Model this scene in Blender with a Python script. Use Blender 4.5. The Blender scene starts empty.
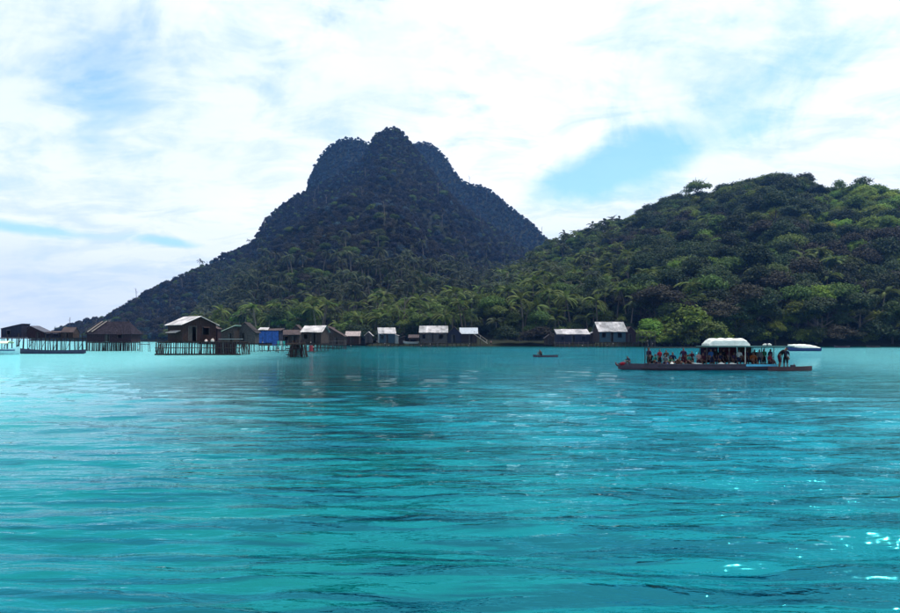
import bpy, bmesh, math, random
import numpy as np
from mathutils import Vector, Matrix

# ------------------------------------------------------------------ camera, sky, sun, exposure
scene = bpy.context.scene
COL = scene.collection
F, CX, HY, CAMH = 706.0, 450.0, 338.0, 2.7        # focal length in photo pixels, centre column, horizon row, eye height
cam_data = bpy.data.cameras.new('camera')
cam = bpy.data.objects.new('camera', cam_data)
COL.objects.link(cam)
cam.location = (0, 0, CAMH)
cam.rotation_euler = (math.radians(90), 0, 0)
cam_data.sensor_width = 36
cam_data.lens = 36 * F / 900
cam_data.shift_y = (HY - 306.5) / 900
cam_data.clip_start = 0.1
cam_data.clip_end = 30000
scene.camera = cam
scene.view_settings.view_transform = 'Standard'
scene.view_settings.look = 'None'
scene.view_settings.gamma = 1
scene.view_settings.exposure = 0.2
SUN_EL, SUN_AZ = math.radians(69), math.radians(80)   # azimuth clockwise from the view direction
world = bpy.data.worlds.new('World')
scene.world = world
world.use_nodes = True

def build_sky():
    nt = world.node_tree
    nt.nodes.clear()
    N, L = nt.nodes.new, nt.links.new
    def math_(op, a, b=None, clamp=False):
        n = N('ShaderNodeMath'); n.operation = op; n.use_clamp = clamp
        for i, v in enumerate((a, b)):
            if v is None: continue
            if isinstance(v, (int, float)): n.inputs[i].default_value = v
            else: L(v, n.inputs[i])
        return n.outputs[0]
    out = N('ShaderNodeOutputWorld'); bg = N('ShaderNodeBackground')
    bg.inputs['Strength'].default_value = 0.1
    L(bg.outputs[0], out.inputs[0])
    sky = N('ShaderNodeTexSky'); sky.sky_type = 'NISHITA'; sky.sun_disc = False
    sky.sun_elevation = SUN_EL; sky.sun_rotation = SUN_AZ
    sky.air_density = 1.2; sky.dust_density = 1.0; sky.ozone_density = 2.0
    tc = N('ShaderNodeTexCoord')
    sep = N('ShaderNodeSeparateXYZ'); L(tc.outputs['Generated'], sep.inputs[0])
    x, y, z = sep.outputs
    az = math_('MULTIPLY', math_('ARCTAN2', x, y), 57.2958)
    el = math_('MULTIPLY', math_('ARCSINE', z), 57.2958)
    # clouds lie on a high sheet: project the direction on to it
    zz = math_('ADD', math_('MAXIMUM', z, 0.0), 0.22)
    cu, cv = math_('DIVIDE', x, zz), math_('DIVIDE', y, zz)
    comb = N('ShaderNodeCombineXYZ'); L(cu, comb.inputs[0]); L(cv, comb.inputs[1])
    def noise(scale, detail, rough, dist, off, stretch=(1, 1, 1)):
        mp = N('ShaderNodeMapping'); L(comb.outputs[0], mp.inputs[0])
        mp.inputs['Location'].default_value = off; mp.inputs['Scale'].default_value = stretch
        n = N('ShaderNodeTexNoise'); L(mp.outputs[0], n.inputs['Vector'])
        n.inputs['Scale'].default_value = scale; n.inputs['Detail'].default_value = detail
        n.inputs['Roughness'].default_value = rough; n.inputs['Distortion'].default_value = dist
        return n.outputs['Fac']
    n1 = noise(1.1, 7, .55, .35, (3.1, 1.7, 0))
    n2 = noise(4.0, 6, .62, .5, (9.4, 2.2, 4), (1, 1.5, 1))
    n3 = noise(0.45, 2, .5, .0, (1.2, 7.7, 2))
    cover = math_('ADD', math_('MULTIPLY', n1, 1.0), math_('MULTIPLY', n2, .35))
    cover = math_('ADD', cover, math_('MULTIPLY', n3, .35))
    # named openings in the cloud: (azimuth, elevation, half width, half height, tilt, depth)
    def gap(a0, e0, wa, we, tilt, depth):
        da, de = math_('SUBTRACT', az, a0), math_('SUBTRACT', el, e0)
        c, s = math.cos(math.radians(tilt)), math.sin(math.radians(tilt))
        u = math_('ADD', math_('MULTIPLY', da, c), math_('MULTIPLY', de, s))
        v = math_('SUBTRACT', math_('MULTIPLY', de, c), math_('MULTIPLY', da, s))
        q = math_('ADD', math_('POWER', math_('ABSOLUTE', math_('DIVIDE', u, wa)), 2),
                  math_('POWER', math_('ABSOLUTE', math_('DIVIDE', v, we)), 2))
        return math_('MULTIPLY', math_('EXPONENT', math_('MULTIPLY', q, -1)), depth)
    g = gap(15.0, 13.8, 7.5, 2.6, 14, .60)
    for a in ((9, 12.4, 4.5, 1.8, 8, .34), (29, 20.0, 8, 1.3, 18, .22), (24, 15.5, 5, 1.2, 20, .2), (-31.5, 7.6, 5.0, .55, -4, .60),
              (-21.5, 7.2, 3.2, .50, -5, .55), (-6.5, 26, 6, 1.6, 30, .22), (-27, 19, 3, 2.5, 40, .16),
              (2.0, 19, 5, 4, 30, .10), (-60, 30, 16, 5, 20, .4), (70, 28, 18, 6, -15, .4), (150, 25, 20, 6, 15, .45), (-140, 35, 18, 8, 25, .4)):
        g = math_('ADD', g, gap(*a))
    n4n = N('ShaderNodeTexNoise'); L(tc.outputs['Generated'], n4n.inputs['Vector']); n4n.inputs['Scale'].default_value = 6.5; n4n.inputs['Detail'].default_value = 7
    n4n.inputs['Roughness'].default_value = .6; n4n.inputs['Distortion'].default_value = .5; n4 = n4n.outputs['Fac']
    cover = math_('ADD', cover, math_('MULTIPLY', math_('SUBTRACT', n4, .5), .95))
    cover = math_('SUBTRACT', cover, g)
    ramp = N('ShaderNodeMapRange'); ramp.interpolation_type = 'SMOOTHSTEP'
    L(cover, ramp.inputs[0])
    ramp.inputs[1].default_value = .28; ramp.inputs[2].default_value = .76
    ramp.inputs[3].default_value = .08; ramp.inputs[4].default_value = 1.0
    dens = N('ShaderNodeMapRange'); L(n1, dens.inputs[0])
    dens.inputs[1].default_value = .35; dens.inputs[2].default_value = .7
    cc = N('ShaderNodeMix'); cc.data_type = 'RGBA'; L(dens.outputs[0], cc.inputs['Factor'])
    cc.inputs['A'].default_value = (8.6, 9.5, 10.3, 1); cc.inputs['B'].default_value = (11.2, 11.5, 11.6, 1)
    cs = N('ShaderNodeMix'); cs.data_type = 'RGBA'; L(n2, cs.inputs['Factor']); cs.blend_type = 'MIX'
    cs.inputs['A'].default_value = (7.4, 8.8, 10.2, 1); L(cc.outputs['Result'], cs.inputs['B'])
    sf = N('ShaderNodeMapRange'); L(math_('ADD', math_('MULTIPLY', n2, .6), math_('MULTIPLY', n4, .4)), sf.inputs[0]); sf.inputs[1].default_value = .39; sf.inputs[2].default_value = .52
    L(sf.outputs[0], cs.inputs['Factor'])
    # humid air: the blue shows pale and towards cyan
    blue = N('ShaderNodeMix'); blue.data_type = 'RGBA'; blue.blend_type = 'MULTIPLY'
    blue.inputs['Factor'].default_value = 1
    L(sky.outputs[0], blue.inputs['A']); blue.inputs['B'].default_value = (1.15, 1.75, 1.75, 1)
    mix = N('ShaderNodeMix'); mix.data_type = 'RGBA'
    L(ramp.outputs[0], mix.inputs['Factor']); L(blue.outputs['Result'], mix.inputs['A']); L(cs.outputs['Result'], mix.inputs['B'])
    # haze band low over the sea
    hz = math_('EXPONENT', math_('MULTIPLY', math_('MAXIMUM', el, 0), -.22))
    hm = N('ShaderNodeMix'); hm.data_type = 'RGBA'
    L(math_('MULTIPLY', hz, .75), hm.inputs['Factor']); L(mix.outputs['Result'], hm.inputs['A'])
    hm.inputs['B'].default_value = (8.4, 9.0, 9.5, 1)
    # the veil glows round the sun
    dt = N('ShaderNodeVectorMath'); dt.operation = 'DOT_PRODUCT'; L(tc.outputs['Generated'], dt.inputs[0])
    dt.inputs[1].default_value = (math.cos(SUN_EL) * math.sin(SUN_AZ), math.cos(SUN_EL) * math.cos(SUN_AZ), math.sin(SUN_EL))
    gl = math_('MULTIPLY', math_('POWER', math_('MAXIMUM', dt.outputs['Value'], 0.0), 5), .9)
    gm = N('ShaderNodeVectorMath'); gm.operation = 'SCALE'; L(hm.outputs['Result'], gm.inputs[0]); L(math_('ADD', gl, 1.0), gm.inputs['Scale'])
    L(gm.outputs[0], bg.inputs['Color'])
build_sky()

sun_data = bpy.data.lights.new('sun', 'SUN')
sun_data.energy = 4.8
sun_data.angle = math.radians(0.55)
sun_data.color = (1.0, .95, .86)
sun = bpy.data.objects.new('sun', sun_data)
COL.objects.link(sun)
sun_dir = Vector((math.cos(SUN_EL) * math.sin(SUN_AZ), math.cos(SUN_EL) * math.cos(SUN_AZ), math.sin(SUN_EL)))
sun.rotation_euler = sun_dir.to_track_quat('Z', 'Y').to_euler()
sun.location = (60, -20, 80)

# ------------------------------------------------------------------ helpers
rng = np.random.default_rng(11)
random.seed(5)

def gx(px, Y): return (px - CX) / F * Y
def gz(py, Y): return CAMH + (HY - py) / F * Y

MATS = {}
def mat(name, color, rough=.8, var=.25, scale=3.0, bump=.0, metal=0.0, spec=.3, rnd=0.0, stretch=(1, 1, 1), hue=.0, coord='Object'):
    if name in MATS: return MATS[name]
    m = bpy.data.materials.new(name); m.use_nodes = True
    nt = m.node_tree; N, L = nt.nodes.new, nt.links.new
    b = nt.nodes['Principled BSDF']
    b.inputs['Roughness'].default_value = rough
    b.inputs['Metallic'].default_value = metal
    b.inputs['Specular IOR Level'].default_value = spec
    tc = N('ShaderNodeTexCoord'); mp = N('ShaderNodeMapping'); mp.inputs['Scale'].default_value = stretch
    L(tc.outputs[coord], mp.inputs[0])
    n = N('ShaderNodeTexNoise'); n.inputs['Scale'].default_value = scale; n.inputs['Detail'].default_value = 5
    n.inputs['Roughness'].default_value = .6
    L(mp.outputs[0], n.inputs['Vector'])
    mr = N('ShaderNodeMapRange'); mr.inputs[1].default_value = .3; mr.inputs[2].default_value = .7
    mr.inputs[3].default_value = 1 - var; mr.inputs[4].default_value = 1 + var
    L(n.outputs['Fac'], mr.inputs[0])
    hsv = N('ShaderNodeHueSaturation'); hsv.inputs['Color'].default_value = (*color, 1)
    val = mr.outputs[0]
    if rnd > 0 or hue > 0:
        oi = N('ShaderNodeObjectInfo')
        m2 = N('ShaderNodeMapRange'); L(oi.outputs['Random'], m2.inputs[0])
        m2.inputs[3].default_value = 1 - rnd; m2.inputs[4].default_value = 1 + rnd
        mm = N('ShaderNodeMath'); mm.operation = 'MULTIPLY'; L(val, mm.inputs[0]); L(m2.outputs[0], mm.inputs[1]); val = mm.outputs[0]
        if hue > 0:
            f = N('ShaderNodeMath'); f.operation = 'FRACT'
            k = N('ShaderNodeMath'); k.operation = 'MULTIPLY'; k.inputs[1].default_value = 7.31
            L(oi.outputs['Random'], k.inputs[0]); L(k.outputs[0], f.inputs[0])
            m3 = N('ShaderNodeMapRange'); L(f.outputs[0], m3.inputs[0])
            m3.inputs[3].default_value = .5 - hue; m3.inputs[4].default_value = .5 + hue
            L(m3.outputs[0], hsv.inputs['Hue'])
    L(val, hsv.inputs['Value'])
    L(hsv.outputs[0], b.inputs['Base Color'])
    if bump > 0:
        bp = N('ShaderNodeBump'); bp.inputs['Strength'].default_value = bump; bp.inputs['Distance'].default_value = .05
        L(n.outputs['Fac'], bp.inputs['Height']); L(bp.outputs[0], b.inputs['Normal'])
    MATS[name] = m
    return m

def tag(o, label=None, cat=None, group=None, kind=None):
    if label: o['label'] = label
    if cat: o['category'] = cat
    if group: o['group'] = group
    if kind: o['kind'] = kind
    return o

def np_mesh(name, verts, faces, m=None, smooth=False):
    """verts (n,3), faces (k,3|4) arrays -> mesh data"""
    me = bpy.data.meshes.new(name)
    verts = np.asarray(verts, dtype=np.float32); faces = np.asarray(faces, dtype=np.int32)
    k = faces.shape[1]
    me.vertices.add(len(verts)); me.vertices.foreach_set('co', verts.ravel())
    me.loops.add(faces.size); me.loops.foreach_set('vertex_index', faces.ravel())
    me.polygons.add(len(faces))
    me.polygons.foreach_set('loop_start', np.arange(0, faces.size, k, dtype=np.int32))
    me.update(calc_edges=True)
    if smooth: me.polygons.foreach_set('use_smooth', np.ones(len(faces), dtype=bool))
    if m: me.materials.append(m)
    me.validate()
    return me

def link(name, me, parent=None, loc=(0, 0, 0), rot=(0, 0, 0), scale=(1, 1, 1)):
    o = bpy.data.objects.new(name, me); COL.objects.link(o)
    o.location = loc; o.rotation_euler = rot; o.scale = scale
    if parent: o.parent = parent
    return o

def children_map(o): return list(o.children)
def copy_tree(o, parent=None):
    c = o.copy(); COL.objects.link(c)
    if parent: c.parent = parent
    for ch in list(o.children): copy_tree(ch, c)
    return c

class MB:
    """collects simple shapes into one mesh"""
    def __init__(s): s.v, s.f = [], []
    def add(s, vs, fs):
        b = len(s.v); s.v += [tuple(p) for p in vs]; s.f += [tuple(i + b for i in f) for f in fs]; return s
    def box(s, c, d, rz=0, tilt=None):
        hx, hy, hz = d[0] / 2, d[1] / 2, d[2] / 2
        R = Matrix.Rotation(rz, 3, 'Z')
        if tilt is not None: R = R @ tilt
        vs = [Vector(c) + R @ Vector((sx * hx, sy * hy, sz * hz)) for sz in (-1, 1) for sy in (-1, 1) for sx in (-1, 1)]
        return s.add(vs, [(0, 2, 3, 1), (4, 5, 7, 6), (0, 1, 5, 4), (2, 6, 7, 3), (0, 4, 6, 2), (1, 3, 7, 5)])
    def slab(s, a, b, c, d, t):
        """quad a b c d (counter clockwise seen from outside) thickened by t inwards"""
        a, b, c, d = map(Vector, (a, b, c, d)); n = (b - a).cross(d - a).normalized() * t
        vs = [a, b, c, d, a - n, b - n, c - n, d - n]
        return s.add(vs, [(0, 1, 2, 3), (7, 6, 5, 4), (0, 4, 5, 1), (1, 5, 6, 2), (2, 6, 7, 3), (3, 7, 4, 0)])
    def bar(s, a, b, r0, r1=None, n=6):
        a, b = Vector(a), Vector(b); r1 = r0 if r1 is None else r1
        d = (b - a).normalized(); u = d.orthogonal().normalized(); w = d.cross(u)
        vs = [p + (u * math.cos(2 * math.pi * i / n) + w * math.sin(2 * math.pi * i / n)) * r for p, r in ((a, r0), (b, r1)) for i in range(n)]
        fs = [(i, (i + 1) % n, n + (i + 1) % n, n + i) for i in range(n)]
        fs += [tuple(range(n))[::-1], tuple(range(n, 2 * n))]
        return s.add(vs, fs)
    def tube(s, pts, radii, n=6):
        rings = []
        for k, p in enumerate(pts):
            p = Vector(p); q = Vector(pts[min(k + 1, len(pts) - 1)]) - Vector(pts[max(k - 1, 0)])
            d = q.normalized(); u = d.cross(Vector((.13, .97, .2))).normalized(); w = d.cross(u)
            rings.append([p + (u * math.cos(2 * math.pi * i / n) + w * math.sin(2 * math.pi * i / n)) * radii[k] for i in range(n)])
        vs = [p for r in rings for p in r]
        fs = [(k * n + i, k * n + (i + 1) % n, (k + 1) * n + (i + 1) % n, (k + 1) * n + i) for k in range(len(pts) - 1) for i in range(n)]
        fs += [tuple(range(n))[::-1], tuple(range((len(pts) - 1) * n, len(pts) * n))]
        return s.add(vs, fs)
    def mesh(s, name, m, smooth=False):
        me = bpy.data.meshes.new(name); me.from_pydata([tuple(p) for p in s.v], [], s.f); me.update()
        if smooth: me.polygons.foreach_set('use_smooth', np.ones(len(me.polygons), dtype=bool))
        me.materials.append(m); return me
    def build(s, name, m, parent=None, smooth=False, **k):
        return link(name, s.mesh(name, m, smooth), parent, **k)

def empty(name, loc=(0, 0, 0), rz=0):
    o = bpy.data.objects.new(name, None); COL.objects.link(o); o.location = loc; o.rotation_euler = (0, 0, rz)
    o.empty_display_size = .3
    return o

# lattice noise for heights and scattering
_G = rng.random((256, 256))
def vnoise(x, y):
    x0 = np.floor(x).astype(int); y0 = np.floor(y).astype(int)
    fx = x - x0; fy = y - y0; fx = fx * fx * (3 - 2 * fx); fy = fy * fy * (3 - 2 * fy)
    a = _G[x0 & 255, y0 & 255]; b = _G[(x0 + 1) & 255, y0 & 255]; c = _G[x0 & 255, (y0 + 1) & 255]; d = _G[(x0 + 1) & 255, (y0 + 1) & 255]
    return (a * (1 - fx) + b * fx) * (1 - fy) + (c * (1 - fx) + d * fx) * fy
def fbm(x, y, s, o=4):
    r = 0; a = .5; f = 1 / s
    for i in range(o):
        r = r + a * (vnoise(x * f + 17 * i, y * f + 31 * i) - .5); a *= .5; f *= 2.1
    return r

# ------------------------------------------------------------------ water
def water_material():
    m = bpy.data.materials.new('sea_water'); m.use_nodes = True
    nt = m.node_tree; N, L = nt.nodes.new, nt.links.new
    b = nt.nodes['Principled BSDF']
    geo = N('ShaderNodeNewGeometry')
    n = N('ShaderNodeTexNoise'); n.inputs['Scale'].default_value = .035; n.inputs['Detail'].default_value = 3
    L(geo.outputs['Position'], n.inputs['Vector'])
    sxx = N('ShaderNodeSeparateXYZ'); L(geo.outputs['Position'], sxx.inputs[0])
    mx_ = N('ShaderNodeMapRange'); L(sxx.outputs[0], mx_.inputs[0]); mx_.inputs[1].default_value = -14; mx_.inputs[2].default_value = 16; mx_.inputs[3].default_value = -.10; mx_.inputs[4].default_value = .12
    ad_ = N('ShaderNodeMath'); L(n.outputs['Fac'], ad_.inputs[0]); L(mx_.outputs[0], ad_.inputs[1])
    cr = N('ShaderNodeValToRGB'); e = cr.color_ramp.elements
    e[0].position = .36; e[0].color = (.000, .060, .053, 1)
    e[1].position = .64; e[1].color = (.000, .082, .124, 1)
    L(ad_.outputs[0], cr.inputs[0])
    # wave light and shade put into the colour: paler crests, long thin dark streaks
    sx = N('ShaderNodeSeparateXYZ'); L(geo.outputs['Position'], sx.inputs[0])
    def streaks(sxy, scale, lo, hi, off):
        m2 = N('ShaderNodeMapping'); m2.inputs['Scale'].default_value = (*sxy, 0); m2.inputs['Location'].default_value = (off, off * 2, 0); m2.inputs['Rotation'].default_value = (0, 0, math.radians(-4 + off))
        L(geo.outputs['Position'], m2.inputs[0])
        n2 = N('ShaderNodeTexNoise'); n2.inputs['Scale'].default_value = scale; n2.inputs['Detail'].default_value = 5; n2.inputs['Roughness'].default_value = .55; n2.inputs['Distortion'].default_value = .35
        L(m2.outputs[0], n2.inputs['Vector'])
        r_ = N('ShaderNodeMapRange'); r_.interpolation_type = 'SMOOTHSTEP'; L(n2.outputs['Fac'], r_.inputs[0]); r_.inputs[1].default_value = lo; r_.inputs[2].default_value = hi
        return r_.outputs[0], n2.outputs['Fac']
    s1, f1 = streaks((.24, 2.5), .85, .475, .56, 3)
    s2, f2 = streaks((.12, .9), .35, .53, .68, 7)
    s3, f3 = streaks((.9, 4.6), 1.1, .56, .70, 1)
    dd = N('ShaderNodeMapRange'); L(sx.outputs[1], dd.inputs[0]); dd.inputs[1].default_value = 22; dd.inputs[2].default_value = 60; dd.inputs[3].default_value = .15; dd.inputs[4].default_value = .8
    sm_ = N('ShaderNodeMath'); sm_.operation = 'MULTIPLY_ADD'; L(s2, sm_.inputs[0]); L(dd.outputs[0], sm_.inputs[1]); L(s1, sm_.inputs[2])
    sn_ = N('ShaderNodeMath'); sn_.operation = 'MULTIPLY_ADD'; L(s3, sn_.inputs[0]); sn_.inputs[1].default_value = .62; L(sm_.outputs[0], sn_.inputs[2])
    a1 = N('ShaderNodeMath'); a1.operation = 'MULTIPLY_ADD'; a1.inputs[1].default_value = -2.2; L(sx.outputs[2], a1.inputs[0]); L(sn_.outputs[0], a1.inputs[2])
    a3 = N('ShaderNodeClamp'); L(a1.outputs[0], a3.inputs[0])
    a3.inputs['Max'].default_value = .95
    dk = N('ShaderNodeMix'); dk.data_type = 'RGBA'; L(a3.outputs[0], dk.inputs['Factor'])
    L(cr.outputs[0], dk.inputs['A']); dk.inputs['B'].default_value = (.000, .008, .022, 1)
    # bright sky reflection painted into the body colour: towards the stilt village, fainter right
    def sky_glare(ax, ay, c, width, amount, src):
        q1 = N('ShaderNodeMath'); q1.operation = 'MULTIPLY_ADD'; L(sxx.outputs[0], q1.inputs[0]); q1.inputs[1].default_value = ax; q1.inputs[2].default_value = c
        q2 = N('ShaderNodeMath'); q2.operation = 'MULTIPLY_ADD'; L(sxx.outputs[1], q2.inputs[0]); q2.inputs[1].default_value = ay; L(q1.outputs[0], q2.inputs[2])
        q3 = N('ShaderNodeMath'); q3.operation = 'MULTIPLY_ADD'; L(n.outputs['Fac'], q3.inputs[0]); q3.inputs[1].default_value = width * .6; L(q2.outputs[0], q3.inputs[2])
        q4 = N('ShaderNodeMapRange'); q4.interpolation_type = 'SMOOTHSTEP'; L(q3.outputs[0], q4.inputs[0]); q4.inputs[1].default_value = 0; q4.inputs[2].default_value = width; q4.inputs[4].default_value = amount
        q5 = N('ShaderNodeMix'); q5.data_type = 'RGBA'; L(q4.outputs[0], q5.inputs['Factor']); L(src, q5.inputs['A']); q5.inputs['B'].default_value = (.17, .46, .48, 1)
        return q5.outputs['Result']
    body = sky_glare(-1, -.14, -10, 24, .9, dk.outputs['Result'])
    body = sky_glare(1, -.34, -8, 22, .45, body)
    # the hill's dark reflection painted into the water colour off the wooded shore
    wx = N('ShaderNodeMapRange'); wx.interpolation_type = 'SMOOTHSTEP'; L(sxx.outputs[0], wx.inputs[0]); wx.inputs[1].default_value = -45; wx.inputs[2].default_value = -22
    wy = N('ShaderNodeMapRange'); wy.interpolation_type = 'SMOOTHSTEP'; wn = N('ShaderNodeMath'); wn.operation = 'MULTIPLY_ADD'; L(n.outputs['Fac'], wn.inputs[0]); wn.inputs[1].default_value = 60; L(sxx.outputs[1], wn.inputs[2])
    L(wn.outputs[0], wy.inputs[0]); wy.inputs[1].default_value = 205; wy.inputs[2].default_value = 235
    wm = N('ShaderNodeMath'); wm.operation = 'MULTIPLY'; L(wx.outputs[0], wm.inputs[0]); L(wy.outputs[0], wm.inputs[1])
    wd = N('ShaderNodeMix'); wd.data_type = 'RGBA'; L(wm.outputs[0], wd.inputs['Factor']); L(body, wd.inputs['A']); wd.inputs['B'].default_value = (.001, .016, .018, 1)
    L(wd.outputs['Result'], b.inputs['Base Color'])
    b.inputs['Roughness'].default_value = 1; b.inputs['Specular IOR Level'].default_value = 0
    # cyan-stained surface reflection over the scattered body colour
    gl = N('ShaderNodeBsdfGlossy'); gl.inputs['Roughness'].default_value = .035
    fr = N('ShaderNodeFresnel'); fr.inputs['IOR'].default_value = 1.95
    gt = N('ShaderNodeMapRange'); gt.interpolation_type = 'SMOOTHSTEP'; L(fr.outputs[0], gt.inputs[0]); gt.inputs[1].default_value = .30; gt.inputs[2].default_value = .72
    gc = N('ShaderNodeMix'); gc.data_type = 'RGBA'; L(gt.outputs[0], gc.inputs['Factor']); gc.inputs['A'].default_value = (.10, .88, 1, 1); gc.inputs['B'].default_value = (.85, 1, 1, 1)
    L(gc.outputs['Result'], gl.inputs['Color'])
    ms_ = N('ShaderNodeMixShader'); L(fr.outputs[0], ms_.inputs[0]); L(b.outputs[0], ms_.inputs[1]); L(gl.outputs[0], ms_.inputs[2]); L(ms_.outputs[0], nt.nodes['Material Output'].inputs[0])
    # ripples finer than the mesh; three sizes, fading where the photograph's distance swallows them
    mp = N('ShaderNodeMapping'); mp.inputs['Scale'].default_value = (.55, 1.25, 1); L(geo.outputs['Position'], mp.inputs[0])
    sb = N('ShaderNodeBump'); sb.inputs['Distance'].default_value = .10; sb.inputs['Strength'].default_value = .55; L(f1, sb.inputs['Height'])
    last = sb.outputs[0]
    cd = N('ShaderNodeVectorMath'); cd.operation = 'LENGTH'; L(geo.outputs['Position'], cd.inputs[0])
    calm = N('ShaderNodeMapRange'); L(cd.outputs['Value'], calm.inputs[0])
    calm.inputs[1].default_value = 175; calm.inputs[2].default_value = 215; calm.inputs[3].default_value = 1; calm.inputs[4].default_value = .8
    far = N('ShaderNodeMapRange'); L(cd.outputs['Value'], far.inputs[0])
    far.inputs[1].default_value = 12; far.inputs[2].default_value = 45; far.inputs[3].default_value = 1; far.inputs[4].default_value = .22
    fr2 = N('ShaderNodeMapRange'); L(cd.outputs['Value'], fr2.inputs[0]); fr2.inputs[1].default_value = 32; fr2.inputs[2].default_value = 110; fr2.inputs[3].default_value = 0; fr2.inputs[4].default_value = 2.2
    fs = N('ShaderNodeMath'); L(far.outputs[0], fs.inputs[0]); L(fr2.outputs[0], fs.inputs[1])
    l1 = N('ShaderNodeMath'); l1.operation = 'MULTIPLY_ADD'; L(sxx.outputs[1], l1.inputs[0]); l1.inputs[1].default_value = .16; L(sxx.outputs[0], l1.inputs[2])
    l2 = N('ShaderNodeMapRange'); l2.interpolation_type = 'SMOOTHSTEP'; la = N('ShaderNodeMath'); la.operation = 'ABSOLUTE'; lb = N('ShaderNodeMath'); L(l1.outputs[0], lb.inputs[0]); lb.inputs[1].default_value = 3.0
    L(lb.outputs[0], la.inputs[0]); L(la.outputs[0], l2.inputs[0]); l2.inputs[1].default_value = 3; l2.inputs[2].default_value = 10; l2.inputs[3].default_value = .5; l2.inputs[4].default_value = 1
    lm_ = N('ShaderNodeMath'); lm_.operation = 'MULTIPLY'; L(calm.outputs[0], lm_.inputs[0]); L(l2.outputs[0], lm_.inputs[1]); calm = lm_
    cf = N('ShaderNodeMath'); cf.operation = 'MULTIPLY'; L(calm.outputs[0], cf.inputs[0]); L(fs.outputs[0], cf.inputs[1]); calm = cf; L(cf.outputs[0], sb.inputs['Strength'])
    for sc, dist, st in ((2.2, .10, .6), (5.0, .06, .6), (15, .018, .5)):
        nn = N('ShaderNodeTexNoise'); nn.inputs['Scale'].default_value = sc; nn.inputs['Detail'].default_value = 3
        nn.inputs['Distortion'].default_value = .4
        L(mp.outputs[0], nn.inputs['Vector'])
        bp = N('ShaderNodeBump'); bp.inputs['Distance'].default_value = dist
        ms = N('ShaderNodeMath'); ms.operation = 'MULTIPLY'; ms.inputs[1].default_value = st; L(calm.outputs[0], ms.inputs[0]); L(ms.outputs[0], bp.inputs['Strength'])
        L(nn.outputs['Fac'], bp.inputs['Height'])
        if last: L(last, bp.inputs['Normal'])
        last = bp.outputs[0]
    L(last, b.inputs['Normal']); L(last, gl.inputs['Normal']); L(last, fr.inputs['Normal'])
    return m

def build_water():
    # rings round the camera, denser near it and in front; heights from a sum of wave trains
    az = np.concatenate([np.radians(np.linspace(-38, 38, 820)), np.radians(np.linspace(38, 322, 110))[1:-1]])
    r = np.concatenate([np.geomspace(1.2, 5.5, 14)[:-1], 1 / np.linspace(1 / 5.5, 1 / 330, 640), np.geomspace(330, 25000, 40)[1:]])
    A, R = np.meshgrid(az, r)
    X, Y = R * np.sin(A), R * np.cos(A)
    Z = np.zeros_like(X)
    g = np.random.default_rng(3)
    cell = np.gradient(r)[:, None]
    for i in range(80):
        lam = 10 ** g.uniform(math.log10(.36), math.log10(4.6))
        th = math.radians(g.normal(86, 15))            # travelling roughly towards / away from the boat
        k = 2 * math.pi / lam
        amp = .0044 * lam ** .95 * g.uniform(.5, 1.3)
        ph = g.uniform(0, 6.28)
        fade = np.clip((lam / cell - 2.2) / 3, 0, 1)
        w = k * (X * math.cos(th) + Y * math.sin(th)) + ph + 1.6 * fbm(X, Y, 9 + lam * 3, 2) * 4
        s = np.sin(w)
        Z += amp * fade * (s + .28 * np.cos(2 * w))
    # gusts: calmer and rougher patches, sheltered under the shore
    patch = np.clip(.75 + 1.6 * fbm(X, Y * 2.2, 38, 3), .25, 1.5)
    shelter = np.clip((230 - Y) / 60, 0.12, 1)
    slick = 1 - .55 * np.exp(-((X + .16 * Y + 3.0) / (5 + .10 * Y)) ** 2) * np.clip((Y - 8) / 10, 0, 1)      # lee of the mountain: a smoother lane
    Z *= patch * shelter * slick
    Z[r > 600] = 0
    nr, na = X.shape
    V = np.stack([X, Y, Z], -1).reshape(-1, 3)
    idx = np.arange(nr * na).reshape(nr, na)
    nxt = np.roll(idx, -1, axis=1)
    Fc = np.stack([idx[:-1], nxt[:-1], nxt[1:], idx[1:]], -1).reshape(-1, 4)
    V = np.vstack([V, [[0, 0, 0]]]); c = len(V) - 1
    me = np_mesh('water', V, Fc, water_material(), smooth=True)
    o = link('water', me); o['kind'] = 'structure'
    # close the middle ring under the camera
    return o
build_water()

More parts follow.
